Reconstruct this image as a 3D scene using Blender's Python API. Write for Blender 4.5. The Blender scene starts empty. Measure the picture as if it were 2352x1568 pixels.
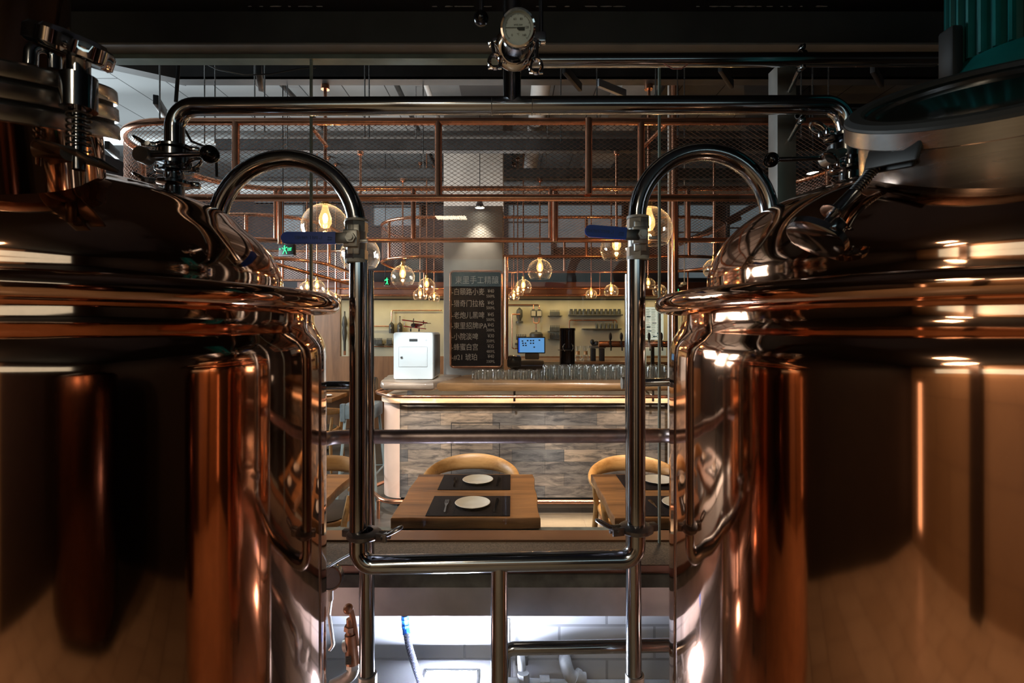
import bpy, bmesh, math, random
from mathutils import Vector, Matrix, Quaternion
random.seed(7)
V = Vector
S = bpy.context.scene
COL = S.collection
# ------------------------------------------------------------------ camera
F, CX, HY, EYE = 1150.0, 1176.0, 755.0, 1.6
cd = bpy.data.cameras.new('camera'); cam = bpy.data.objects.new('camera', cd); COL.objects.link(cam)
cam.location = (0, 0, EYE); cam.rotation_euler = (math.pi/2, 0, 0)
cd.sensor_width = 36; cd.lens = F/2352*36; cd.shift_y = -(784-HY)/2352
cd.clip_start = .02
cd.dof.use_dof = True; cd.dof.focus_distance = 2.6; cd.dof.aperture_fstop = 8
S.camera = cam
# ------------------------------------------------------------------ world and colour
w = bpy.data.worlds.new('world'); S.world = w; w.use_nodes = True
w.node_tree.nodes['Background'].inputs[0].default_value = (.35, .42, .55, 1)
w.node_tree.nodes['Background'].inputs[1].default_value = .02
S.view_settings.view_transform = 'Standard'; S.view_settings.look = 'None'
S.view_settings.gamma = 1; S.view_settings.exposure = 0.0
try: S.view_settings.use_curve_mapping = False
except Exception: pass
S.cycles.max_bounces = 9; S.cycles.glossy_bounces = 4; S.cycles.transparent_max_bounces = 24
S.cycles.diffuse_bounces = 3; S.cycles.sample_clamp_indirect = 4
S.cycles.caustics_reflective = False; S.cycles.caustics_refractive = False
S.cycles.use_denoising = True; S.cycles.use_adaptive_sampling = True; S.cycles.adaptive_threshold = .025

def light(kind, name, loc, energy, color, size=.1, target=None, size_y=None, spot=None, spread=None):
    d = bpy.data.lights.new(name, kind); d.energy = energy; d.color = color
    if kind == 'AREA':
        d.size = size
        if size_y: d.shape = 'RECTANGLE'; d.size_y = size_y
        if spread: d.spread = spread
    else: d.shadow_soft_size = size
    if kind == 'SPOT': d.spot_size = spot or 1.2; d.spot_blend = .6
    o = bpy.data.objects.new(name, d); COL.objects.link(o); o.location = loc
    if target is not None:
        o.rotation_euler = (V(target)-V(loc)).to_track_quat('-Z', 'Y').to_euler()
    return o
WARM = (1, .62, .32); NEUT = (1, .86, .7); COOL = (.72, .82, 1)
# restaurant lamps out of view, some added as fill
light('SPOT', 'table_spot', (-.2, 2.45, 3.3), 115, (1, .80, .58), .05, (-.2, 2.65, .75), spot=.75)
light('SPOT', 'table_spot', (.8, 2.45, 3.3), 115, (1, .80, .58), .05, (.8, 2.65, .75), spot=.75)
light('SPOT', 'table_spot', (-1.3, 2.45, 3.3), 115, (1, .80, .58), .05, (-1.25, 2.65, .75), spot=.75)
light('SPOT', 'bar_spot', (-1.2, 2.12, 2.75), 520, (1, .9, .82), .05, (-1.1, 4.4, .5), spot=.42)
light('SPOT', 'cabinet_fill', (-.7, 2.12, 2.75), 420, (.9, .96, 1), .04, (-.86, 4.45, 1.32), spot=.24)  # unseen spot added to brighten the white cabinet
light('SPOT', 'bar_spot', (-.2, 2.12, 2.75), 420, (1, .92, .86), .05, (-.25, 4.4, .5), spot=.56)  # this and the next spot added in place of ambient light on the boards
light('SPOT', 'bar_spot', (.9, 2.12, 2.75), 420, (1, .92, .86), .05, (.85, 4.4, .5), spot=.56)
light('SPOT', 'floor_spot', (.7, 3.4, 3.3), 420, (1, .72, .45), .05, (.45, 3.75, 0), spot=.6)
light('AREA', 'left_fill', (-5.2, 4.6, 2.3), 230, (.82, .92, 1), 1.6, (-2, 4.8, 3.6), 1.6)  # added fill for the left ceiling; no window stands there
light('AREA', 'left_floor_fill', (-4.8, 6.0, 2.6), 80, (.85, .93, 1), 1.4, (-2.2, 6.2, 0), 1.2)  # added fill over the left floor
light('AREA', 'back_bar_cove', (.6, 7.75, 2.05), 24, (1, .80, .42), 6.5, (.6, 8.05, .6), .08)
light('AREA', 'counter_strip', (.6, 4.345, 1.055), 11, (1, .72, .48), 3.4, (.6, 4.56, 0), .03)
light('AREA', 'foot_strip', (.5, 4.36, .10), 8, (1, .62, .32), 3.0, (.5, 3.9, 0), .03)
light('AREA', 'ceiling_bounce_fill', (-1.2, 5.0, 2.9), 34, (1, .92, .88), 2.6, (-1.2, 5.0, 4), 1.2)  # added upward fill in place of light bounced onto the ceiling
# brewery side
light('AREA', 'brewery_rear_lamp', (-1.0, -2.0, 2.7), 34, (1, .86, .66), .4, (-.8, -2.5, .6))
light('AREA', 'brewery_floor_lamp', (-.6, -1.1, 2.7), 13, (1, .8, .55), .3, (-.6, -1.2, 0))

# ------------------------------------------------------------------ geometry helpers
def P(px, py, D): return V(((px-CX)/F*D, D, EYE+(HY-py)/F*D))
def perp(a):
    a = a.normalized(); b = V((0, 0, 1)) if abs(a.z) < .9 else V((1, 0, 0))
    u = a.cross(b).normalized(); return u, a.cross(u).normalized()
def fillet(pts, r, n=8):
    pts = [V(p) for p in pts]; out = [pts[0]]
    for i in range(1, len(pts)-1):
        a, b, c = pts[i-1], pts[i], pts[i+1]
        u = (a-b); v = (c-b); lu, lv = u.length, v.length; u.normalize(); v.normalize()
        ang = u.angle(v)
        if ang > 3.1: out.append(b); continue
        t = min(r/math.tan(ang/2), lu*.49, lv*.49); rr = t*math.tan(ang/2)
        cdir = (u+v).normalized(); cc = b+cdir*(rr/math.sin(ang/2))
        p0 = b+u*t-cc; p1 = b+v*t-cc
        ax = p0.cross(p1).normalized(); th = p0.angle(p1)
        for k in range(n+1): out.append(cc+Quaternion(ax, th*k/n) @ p0)
    out.append(pts[-1]); return out
class G:
    def __init__(s): s.b = bmesh.new()
    def ring_loft(s, rings, closed=False, caps=True):
        vs = [[s.b.verts.new(p) for p in r] for r in rings]; n = len(vs[0])
        m = len(vs)
        for i in range(m if closed else m-1):
            a, b = vs[i], vs[(i+1) % m]
            for k in range(n):
                try: s.b.faces.new((a[k], a[(k+1) % n], b[(k+1) % n], b[k]))
                except ValueError: pass
        if caps and not closed:
            for r in (vs[0][::-1], vs[-1]):
                try: s.b.faces.new(r)
                except ValueError: pass
        return s
    def cyl(s, p0, p1, r0, r1=None, seg=24, caps=True):
        p0, p1 = V(p0), V(p1); r1 = r0 if r1 is None else r1; u, v = perp(p1-p0)
        R = [[p+(u*math.cos(2*math.pi*k/seg)+v*math.sin(2*math.pi*k/seg))*r for k in range(seg)] for p, r in ((p0, r0), (p1, r1))]
        return s.ring_loft(R, caps=caps)
    def tube(s, pts, r, seg=14, closed=False, caps=True):
        pts = [V(p) for p in pts]; q = [pts[0]]
        for p in pts[1:]:
            if (p-q[-1]).length > 1e-6: q.append(p)
        pts = q; n = len(pts); rings = []; u = None
        for i, p in enumerate(pts):
            if closed: t = pts[(i+1) % n]-pts[i-1]
            else: t = pts[min(i+1, n-1)]-pts[max(i-1, 0)]
            t.normalize()
            if u is None: u, _ = perp(t)
            else:
                u = (u-t*u.dot(t))
                u.normalize()
            v = t.cross(u)
            rr = r[i] if isinstance(r, (list, tuple)) else r
            rings.append([p+(u*math.cos(2*math.pi*k/seg)+v*math.sin(2*math.pi*k/seg))*rr for k in range(seg)])
        if closed and len(rings) > 2:
            s.ring_loft(rings, closed=True)
        else: s.ring_loft(rings, caps=caps)
        return s
    def lathe(s, prof, c=(0, 0, 0), ax=(0, 0, 1), seg=48, closed_prof=False):
        c = V(c); ax = V(ax).normalized(); u, v = perp(ax)
        if ax.z > .999: u, v = V((1, 0, 0)), V((0, 1, 0))
        vs = []
        for k in range(seg):
            a = 2*math.pi*k/seg; d = u*math.cos(a)+v*math.sin(a)
            vs.append([None if r < 1e-6 else s.b.verts.new(c+d*r+ax*z) for r, z in prof])
        ctr = [s.b.verts.new(c+ax*z) if r < 1e-6 else None for r, z in prof]
        m = len(prof)
        for k in range(seg):
            A, B = vs[k], vs[(k+1) % seg]
            for i in range(m if closed_prof else m-1):
                j = (i+1) % m
                q = [A[i] or ctr[i], B[i] or ctr[i], B[j] or ctr[j], A[j] or ctr[j]]
                f = []
                for x in q:
                    if x not in f: f.append(x)
                if len(f) > 2:
                    try: s.b.faces.new(f)
                    except ValueError: pass
        return s
    def sphere(s, c, r, sc=(1, 1, 1), seg=24):
        n = seg//2
        prof = [(r*math.sin(math.pi*i/n), -r*math.cos(math.pi*i/n)*sc[2]) for i in range(n+1)]
        prof[0] = (0, -r*sc[2]); prof[-1] = (0, r*sc[2])
        t = G(); t.lathe(prof, (0, 0, 0), seg=seg)
        for v in t.b.verts: v.co = V((v.co.x*sc[0], v.co.y*sc[1], v.co.z))+V(c)
        s.add(t); return s
    def add(s, o, M=None):
        me = bpy.data.meshes.new('t'); o.b.to_mesh(me)
        if M is not None: me.transform(M)
        s.b.from_mesh(me); bpy.data.meshes.remove(me); return s
    def box(s, c, d, rot=None, bev=0, bs=2):
        t = bmesh.new(); bmesh.ops.create_cube(t, size=1)
        for v in t.verts: v.co = V((v.co.x*d[0], v.co.y*d[1], v.co.z*d[2]))
        if bev: bmesh.ops.bevel(t, geom=list(t.edges), offset=bev, segments=bs, affect='EDGES', profile=.5)
        M = Matrix.Translation(V(c))
        if rot is not None: M = M @ (rot.to_4x4() if not isinstance(rot, tuple) else __import__('mathutils').Euler(rot).to_matrix().to_4x4())
        me = bpy.data.meshes.new('t'); t.to_mesh(me); me.transform(M); s.b.from_mesh(me); bpy.data.meshes.remove(me); t.free(); return s
    def bx(s, x0, x1, y0, y1, z0, z1, bev=0):
        return s.box(((x0+x1)/2, (y0+y1)/2, (z0+z1)/2), (abs(x1-x0), abs(y1-y0), abs(z1-z0)), bev=bev)
    def prism(s, poly, z0, z1, M=None):
        t = G() ; a = [t.b.verts.new((x, y, z0)) for x, y in poly]; b = [t.b.verts.new((x, y, z1)) for x, y in poly]
        n = len(poly)
        t.b.faces.new(a[::-1]); t.b.faces.new(b)
        for i in range(n): t.b.faces.new((a[i], a[(i+1) % n], b[(i+1) % n], b[i]))
        return s.add(t, M)
    def quad(s, a, b, c, d):
        s.b.faces.new([s.b.verts.new(V(p)) for p in (a, b, c, d)]); return s
def M_axis(c, ax, up=(0, 0, 1)):       # local z -> ax
    q = V((0, 0, 1)).rotation_difference(V(ax).normalized())
    return Matrix.Translation(V(c)) @ q.to_matrix().to_4x4()
def root(o):
    while o.parent: o = o.parent
    return o
def obj(name, g, m, parent=None, sharp=.6, label=None):
    bm = g.b
    bmesh.ops.recalc_face_normals(bm, faces=bm.faces)
    for f in bm.faces: f.smooth = True
    for e in bm.edges:
        if len(e.link_faces) == 2 and e.calc_face_angle(0) > sharp: e.smooth = False
    me = bpy.data.meshes.new(name); bm.to_mesh(me); bm.free()
    if parent is not None: me.transform(Matrix.Translation(-root(parent).location))
    me.materials.append(m)
    o = bpy.data.objects.new(name, me); COL.objects.link(o)
    if parent is not None: o.parent = parent
    if label: o['label'] = label
    return o
def tag(o, label, cat, group=None):
    o['label'] = label; o['category'] = cat
    if group: o['group'] = group
    return o
def thing(name, label, cat, loc=(0, 0, 0), group=None):
    o = bpy.data.objects.new(name, None); COL.objects.link(o); o.location = loc; o.empty_display_size = .05
    return tag(o, label, cat, group)
def struct(name, g, m, parent=None):
    o = obj(name, g, m, parent)
    if parent is None: o['kind'] = 'structure'
    return o
def dup(r, delta, label=None, group=None):
    c = r.copy(); COL.objects.link(c); c.location = r.location+V(delta)
    if label: c['label'] = label
    if group: c['group'] = group
    def rec(a, b):
        for ch in list(a.children):
            d = ch.copy(); COL.objects.link(d); d.parent = b; rec(ch, d)
    rec(r, c); return c
# ------------------------------------------------------------------ materials
MT = {}
def nodes(name):
    m = bpy.data.materials.new(name); m.use_nodes = True; nt = m.node_tree
    return m, nt, nt.nodes['Principled BSDF']
def ramp(nt, fac, stops):
    r = nt.nodes.new('ShaderNodeValToRGB'); e = r.color_ramp.elements
    while len(e) < len(stops): e.new(.5)
    for i, (p, c) in enumerate(stops): e[i].position = p; e[i].color = tuple(c)+(1,)
    nt.links.new(fac, r.inputs[0]); return r.outputs[0]
def coords(nt, scale=(1, 1, 1), kind='Object', rot=(0, 0, 0)):
    t = nt.nodes.new('ShaderNodeTexCoord'); mp = nt.nodes.new('ShaderNodeMapping')
    mp.inputs['Scale'].default_value = scale; mp.inputs['Rotation'].default_value = rot
    nt.links.new(t.outputs[kind], mp.inputs[0]); return mp.outputs[0]
def noise(nt, vec, scale=5, detail=4, rough=.5, dist=0):
    n = nt.nodes.new('ShaderNodeTexNoise'); n.inputs['Scale'].default_value = scale; n.inputs['Detail'].default_value = detail
    n.inputs['Roughness'].default_value = rough; n.inputs['Distortion'].default_value = dist
    nt.links.new(vec, n.inputs['Vector']); return n.outputs['Fac']
def bump(nt, h, b, strength=.2, dist=.01):
    n = nt.nodes.new('ShaderNodeBump'); n.inputs['Strength'].default_value = strength; n.inputs['Distance'].default_value = dist
    nt.links.new(h, n.inputs['Height']); nt.links.new(n.outputs[0], b.inputs['Normal'])
def mat(name, c, rough=.5, metal=0, var=.15, scale=8, bmp=0, stretch=(1, 1, 1), emis=None, es=0, rvar=0, coat=0):
    m, nt, b = nodes(name)
    vec = coords(nt, stretch); n = noise(nt, vec, scale)
    lo = [max(0, x*(1-var)) for x in c]; hi = [min(1, x*(1+var)) for x in c]
    nt.links.new(ramp(nt, n, [(.3, lo), (.7, hi)]), b.inputs['Base Color'])
    b.inputs['Roughness'].default_value = rough; b.inputs['Metallic'].default_value = metal
    if rvar:
        mr = nt.nodes.new('ShaderNodeMapRange'); mr.inputs['To Min'].default_value = max(.02, rough-rvar); mr.inputs['To Max'].default_value = rough+rvar
        nt.links.new(noise(nt, vec, scale*.4, 6), mr.inputs[0]); nt.links.new(mr.outputs[0], b.inputs['Roughness'])
    if bmp: bump(nt, n, b, bmp, .005)
    if coat: b.inputs['Coat Weight'].default_value = coat
    if emis: b.inputs['Emission Color'].default_value = tuple(emis)+(1,); b.inputs['Emission Strength'].default_value = es
    MT[name] = m; return m
def wood(name, c1, c2, rough=.4, ax='x', scale=3, coat=.2):
    m, nt, b = nodes(name)
    st = {'x': (.25, 3, 3), 'y': (3, .25, 3), 'z': (3, 3, .25)}[ax]
    vec = coords(nt, st)
    n1 = noise(nt, vec, scale, 6, .6, 1.6); n2 = noise(nt, vec, scale*9, 4, .6, .4)
    mx = nt.nodes.new('ShaderNodeMath'); mx.operation = 'MULTIPLY_ADD'; mx.inputs[1].default_value = .35
    nt.links.new(n2, mx.inputs[0]); 
    m2 = nt.nodes.new('ShaderNodeMath'); m2.operation = 'MULTIPLY'; m2.inputs[1].default_value = .8
    nt.links.new(n1, m2.inputs[0]); nt.links.new(m2.outputs[0], mx.inputs[2])
    mid = [(a+b_)/2 for a, b_ in zip(c1, c2)]
    nt.links.new(ramp(nt, mx.outputs[0], [(.38, c1), (.52, mid), (.68, c2)]), b.inputs['Base Color'])
    b.inputs['Roughness'].default_value = rough; b.inputs['Coat Weight'].default_value = coat
    bump(nt, n2, b, .12, .002); MT[name] = m; return m
def brick(name, cols, mortar, bw, bh, ms=.01, rough=.7, rot=(0, 0, 0), nz=0, offs=.5, bs=.3, bias=0):
    m, nt, b = nodes(name)
    vec = coords(nt, (1, 1, 1), rot=rot)
    br = nt.nodes.new('ShaderNodeTexBrick'); nt.links.new(vec, br.inputs['Vector'])
    br.inputs['Scale'].default_value = 1; br.inputs['Brick Width'].default_value = bw; br.inputs['Row Height'].default_value = bh
    br.inputs['Mortar Size'].default_value = ms; br.inputs['Mortar Smooth'].default_value = .2; br.offset = offs
    br.inputs['Color1'].default_value = tuple(cols[0])+(1,); br.inputs['Color2'].default_value = tuple(cols[1])+(1,)
    br.inputs['Mortar'].default_value = tuple(mortar)+(1,); br.inputs['Bias'].default_value = bias
    out = br.outputs['Color']
    if nz:
        mx = nt.nodes.new('ShaderNodeMix'); mx.data_type = 'RGBA'; mx.blend_type = 'MULTIPLY'; mx.inputs[0].default_value = nz
        v2 = coords(nt, (1.2, 6, 6))
        nn = ramp(nt, noise(nt, v2, 4, 6, .65, .8), [(.38, (.18, .2, .25)), (.6, (1, 1, 1))])
        nt.links.new(out, mx.inputs[6]); nt.links.new(nn, mx.inputs[7]); out = mx.outputs[2]
    nt.links.new(out, b.inputs['Base Color']); b.inputs['Roughness'].default_value = rough
    iv = nt.nodes.new('ShaderNodeMath'); iv.operation = 'SUBTRACT'; iv.inputs[0].default_value = 1
    nt.links.new(br.outputs['Fac'], iv.inputs[1]); bump(nt, iv.outputs[0], b, bs, .004)
    MT[name] = m; return m
def thin_glass(name, tint=(1, 1, 1), f0=.04, rough=0.0, edge=.5):
    m = bpy.data.materials.new(name); m.use_nodes = True; nt = m.node_tree; nt.nodes.clear()
    o = nt.nodes.new('ShaderNodeOutputMaterial'); mx = nt.nodes.new('ShaderNodeMixShader')
    t = nt.nodes.new('ShaderNodeBsdfTransparent'); t.inputs[0].default_value = tuple(tint)+(1,)
    g = nt.nodes.new('ShaderNodeBsdfGlossy'); g.inputs['Roughness'].default_value = rough; g.inputs[0].default_value = (1, 1, 1, 1)
    lw = nt.nodes.new('ShaderNodeLayerWeight'); lw.inputs[0].default_value = .35
    pw = nt.nodes.new('ShaderNodeMath'); pw.operation = 'MULTIPLY_ADD'; pw.inputs[1].default_value = edge; pw.inputs[2].default_value = f0
    sq = nt.nodes.new('ShaderNodeMath'); sq.operation = 'POWER'; sq.inputs[1].default_value = 2.2
    nt.links.new(lw.outputs['Facing'], sq.inputs[0]); nt.links.new(sq.outputs[0], pw.inputs[0]); nt.links.new(pw.outputs[0], mx.inputs[0])
    nt.links.new(t.outputs[0], mx.inputs[1]); nt.links.new(g.outputs[0], mx.inputs[2]); nt.links.new(mx.outputs[0], o.inputs[0])
    MT[name] = m; return m
def rim_glow(m, col, k, base=.012):  # translucent rim stands in for light refracted at the glass edge
    nt = m.node_tree; o = [n for n in nt.nodes if n.type == 'OUTPUT_MATERIAL'][0]; sh = o.inputs[0].links[0].from_socket
    lw = nt.nodes.new('ShaderNodeLayerWeight'); lw.inputs[0].default_value = .4
    pw = nt.nodes.new('ShaderNodeMath'); pw.operation = 'POWER'; pw.inputs[1].default_value = 3
    ml = nt.nodes.new('ShaderNodeMath'); ml.operation = 'MULTIPLY_ADD'; ml.inputs[1].default_value = k; ml.inputs[2].default_value = base
    nt.links.new(lw.outputs['Facing'], pw.inputs[0]); nt.links.new(pw.outputs[0], ml.inputs[0])
    d = nt.nodes.new('ShaderNodeBsdfTranslucent'); d.inputs[0].default_value = tuple(col)+(1,)
    mx = nt.nodes.new('ShaderNodeMixShader'); nt.links.new(ml.outputs[0], mx.inputs[0]); nt.links.new(sh, mx.inputs[1]); nt.links.new(d.outputs[0], mx.inputs[2]); nt.links.new(mx.outputs[0], o.inputs[0])
def glowing_envelope():
    m = MT['bulb_envelope']; nt = m.node_tree; o = nt.nodes['Material Output']; sh = o.inputs[0].links[0].from_socket
    ad = nt.nodes.new('ShaderNodeAddShader'); e = nt.nodes.new('ShaderNodeEmission'); e.inputs[0].default_value = (1, .5, .18, 1); e.inputs[1].default_value = .9
    nt.links.new(sh, ad.inputs[0]); nt.links.new(e.outputs[0], ad.inputs[1]); nt.links.new(ad.outputs[0], o.inputs[0])
def copper_tank(name, c, rough=.05):
    m, nt, b = nodes(name)
    vec = coords(nt, (1, 1, .35)); n = noise(nt, vec, 3, 8, .65)
    nt.links.new(ramp(nt, n, [(.35, [x*.72 for x in c]), (.62, c)]), b.inputs['Base Color'])
    b.inputs['Metallic'].default_value = 1
    mr = nt.nodes.new('ShaderNodeMapRange'); mr.inputs['To Min'].default_value = rough*.5; mr.inputs['To Max'].default_value = rough*2.2
    nt.links.new(noise(nt, vec, 2, 9, .7), mr.inputs[0]); nt.links.new(mr.outputs[0], b.inputs['Roughness'])
    v2 = coords(nt, (3, 3, .1)); bump(nt, noise(nt, v2, 3.0, 1), b, .16, .02)
    MT[name] = m; return m
copT = copper_tank('polished_copper', (.84, .46, .29))
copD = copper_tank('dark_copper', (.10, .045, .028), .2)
cop = mat('copper_pipe', (.86, .42, .26), .22, 1, .12, 20, rvar=.08)
copl = mat('pale_copper_sheet', (.90, .64, .52), .42, .25, .06, 6)
steel = mat('stainless_steel', (.40, .42, .45), .13, 1, .06, 12, rvar=.05)
steelb = mat('brushed_steel', (.46, .46, .46), .26, 1, .08, 12, stretch=(1, 1, 18), rvar=.06)
clampd = mat('dark_clamp_steel', (.17, .16, .16), .3, .85, .2, 20)
casts = mat('cast_steel', (.42, .42, .40), .42, 1, .15, 30, .2)
chrome = mat('chrome', (.75, .74, .76), .06, 1, .03, 8)
darkst = mat('dark_steel', (.10, .10, .10), .38, 1, .2, 20)
blackp = mat('black_plastic', (.006, .006, .007), .12, 0, .1, 10)
blackm = mat('matt_black', (.012, .012, .013), .55, 0, .2, 10)
rubber = mat('grey_gasket', (.035, .038, .040), .6, 0, .1, 14)
dglass = mat('dark_sight_glass', (.012, .018, .018), .12, 0, .2, 5)
blue = mat('blue_vinyl', (.003, .05, .42), .32, 0, .08, 12)
bluet = mat('blue_vinyl_text', (.02, .06, .2), .5, 0, .05, 12)
teal = mat('teal_paint', (.003, .12, .12), .4, 0, .25, 12, .1)
ptfe = mat('white_sealing_tape', (.5, .5, .48), .6, 0, .1, 30)
bronze = mat('bronze_valve', (.30, .155, .09), .4, .75, .3, 18, .2)
brass = mat('brass', (.75, .55, .22), .25, 1, .1, 14)
galv = mat('galvanised_sheet', (.42, .43, .46), .5, .55, .2, 5, rvar=.1)
conc = mat('green_grey_concrete', (.14, .145, .135), .8, 0, .35, 20, .3)
stone = mat('speckled_stone', (.17, .125, .095), .55, 0, .5, 160)
lam = mat('brown_laminate', (.20, .085, .04), .35, 0, .2, 6, stretch=(.2, 1, 1))
redw = mat('red_brown_wood_edge', (.11, .04, .022), .5, 0, .3, 10)
blackc = mat('black_ceiling', (.006, .006, .007), .6, 0, .2, 5)
header = mat('dark_grey_beam', (.06, .063, .066), .5, 0, .25, 4)
hsof = mat('grey_beam_soffit', (.26, .25, .24), .6, 0, .15, 6)
chan = mat('green_glass_channel', (.28, .36, .33), .3, .3, .2, 10)
joint = mat('pale_glass_joint', (.34, .42, .38), .3, .2, .1, 10)
paintw = mat('white_paint_scrape', (.6, .58, .58), .7, 0, .1, 30)
beamg = mat('dark_channel_steel', (.055, .056, .058), .5, .2, .25, 6)
ductm = mat('pale_duct', (.34, .33, .32), .5, 0, .1, 6)
ductd = mat('dark_duct', (.03, .028, .028), .6, 0, .2, 6)
plast = mat('beige_plaster', (.42, .37, .26), .85, 0, .12, 3, .1)
plastl = mat('grey_plaster_column', (.36, .33, .30), .85, 0, .1, 5, .1)
upw = mat('dark_upper_wall', (.05, .043, .045), .8, 0, .2, 3)
brown = mat('brown_soffit', (.13, .05, .03), .45, .2, .2, 4)
slate = mat('chalkboard_black', (.008, .009, .014), .8, 0, .3, 6); slate.node_tree.nodes['Principled BSDF'].inputs['Specular IOR Level'].default_value = .1
chalk = mat('chalk_white', (.5, .46, .41), .9, 0, .12, 60, emis=(.6, .55, .5), es=0)
wht = mat('white_enamel', (.80, .84, .86), .35, 0, .03, 5)
whg = mat('grey_side_panel', (.32, .34, .36), .3, .5, .1, 5)
redp = mat('red_tinplate', (.45, .015, .02), .35, 0, .15, 20)
dkm = mat('dark_wall_ornament', (.045, .042, .036), .5, .3, .2, 20)
plate_m = mat('white_porcelain', (.86, .80, .72), .2, 0, .03, 6, coat=.3)
mat_m = mat('dark_woven_mat', (.012, .009, .011), .7, 0, .4, 260, .5); mat_m.node_tree.nodes['Principled BSDF'].inputs['Specular IOR Level'].default_value = .12
seatb = mat('black_leather', (.02, .018, .018), .4, 0, .2, 20)
bgrey = mat('blue_grey_leather', (.14, .19, .22), .5, 0, .2, 20)
sblue = mat('pale_blue_steel', (.30, .38, .40), .4, .5, .1, 10)
whp = mat('white_painted_fitting', (.5, .5, .5), .6, 0, .15, 30, .3)
tape = mat('blue_tape', (.01, .12, .55), .5, 0, .2, 30)
cable = mat('white_cable', (.6, .6, .62), .5)
green = mat('green_exit_glow', (.0, .25, .08), .5, emis=(.05, 1, .35), es=1.6)
screen = mat('monitor_glow', (.02, .1, .3), .3, emis=(.16, .42, .85), es=.75)
screend = mat('screen_icon', (.01, .02, .05), .5)
screenb = mat('screen_blue_bar', (.0, .05, .4), .3, emis=(.02, .12, .8), es=.8)
menu = mat('backlit_menu', (.7, .7, .6), .6, emis=(.85, .9, .74), es=.62)
menul = mat('menu_lines', (.3, .32, .28), .8, var=.1)
menub = mat('menu_blue', (.1, .3, .5), .8, var=.1)
bulbg = thin_glass('bulb_envelope', (1, .9, .75), .05, 0, .6)
bulbm = mat('glowing_filament', (1, .6, .3), .5, emis=(1, .55, .22), es=60)
flood = mat('floodlight_glow', (1, 1, 1), .5, emis=(.72, .80, 1), es=700)
lensm = mat('white_lamp_lens', (1, 1, 1), .5, emis=(1, .9, .75), es=9)
reflp = mat('blue_grey_reflection_glow', (.2, .22, .24), .6, emis=(.42, .52, .58), es=.16)  # glow for the panels that stand in for glass reflections
wallw = brick('white_painted_block', [(.72, .73, .76), (.68, .69, .72)], (.42, .42, .44), .417, .149, .006, .7, rot=(math.pi/2, 0, 0))
rest_floor = brick('grey_floor_tile', [(.10, .09, .08), (.075, .068, .062)], (.04, .035, .03), 1.2, .2, .003, .38, nz=.5)
brew_floor = brick('beige_floor_tile', [(.46, .36, .25), (.40, .30, .20)], (.06, .04, .03), .4, .4, .006, .35)
ceil_m = brick('grey_ceiling_board', [(.20, .205, .205), (.165, .165, .165)], (.02, .02, .02), 3.2, .42, .006, .75, rot=(0, 0, math.pi/2), bs=.1)
bar_m = brick('reclaimed_wood_patchwork', [(.40, .30, .22), (.13, .125, .125)], (.03, .028, .027), .46, .107, .0012, .5, rot=(math.pi/2, 0, 0), nz=.85, bs=.1, offs=.37)
backwall_m = brick('warm_marble', [(.42, .30, .18), (.36, .25, .15)], (.06, .04, .03), .8, .6, .004, .4, rot=(math.pi/2, 0, 0))
table_w = wood('walnut_table', (.085, .032, .010), (.36, .16, .055), .45, 'x', 2.2, 0)
slab_w = wood('live_edge_slab', (.07, .032, .012), (.32, .17, .07), .35, 'x', 2)
slab_g = wood('grey_slab', (.12, .09, .07), (.34, .26, .2), .4, 'x', 3)
oak = wood('light_oak', (.40, .19, .06), (.62, .34, .13), .45, 'x', 3, 0)
wains = wood('wood_wainscot', (.17, .075, .03), (.28, .13, .055), .45, 'z', 2)
pane = thin_glass('window_glass', (.96, .98, .97), .014, 0, .12)
globe_g = thin_glass('pendant_glass', (1, .96, .90), .10, .02, 1.6)
cupg = thin_glass('drinking_glass', (.96, .98, .98), .16, .03, .9)

glowing_envelope(); rim_glow(globe_g, (1, .95, .88), .45); rim_glow(cupg, (.9, .97, .97), .7, .01)
# ------------------------------------------------------------------ writing
def writing(txt, m, M, size, parent, name='writing', align='LEFT', sx=1.0, label=None, depth=0.0004, off=0.0):
    cu = bpy.data.curves.new('w', 'FONT'); cu.body = txt; cu.size = size; cu.extrude = depth; cu.align_x = align; cu.resolution_u = 2; cu.offset = off*size
    o = bpy.data.objects.new('w', cu); COL.objects.link(o)
    bpy.context.view_layer.update()
    dg = bpy.context.evaluated_depsgraph_get()
    me = bpy.data.meshes.new_from_object(o.evaluated_get(dg)); bpy.data.objects.remove(o)
    me.transform(M @ Matrix.Diagonal((sx, 1, 1, 1))); me.materials.clear(); me.materials.append(m)
    me.transform(Matrix.Translation(-root(parent).location)); me.name = name
    q = bpy.data.objects.new(name, me); COL.objects.link(q); q.parent = parent
    if label: q['label'] = label
    return q
def M_front(p, rotz=0, flip=False):   # text in the xz plane facing the camera (-y)
    M = Matrix.Translation(V(p)) @ Matrix.Rotation(math.pi/2, 4, 'X')
    if flip: M = M @ Matrix.Rotation(math.pi, 4, 'Z')
    if rotz: M = M @ Matrix.Rotation(rotz, 4, 'Z')
    return M

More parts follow.
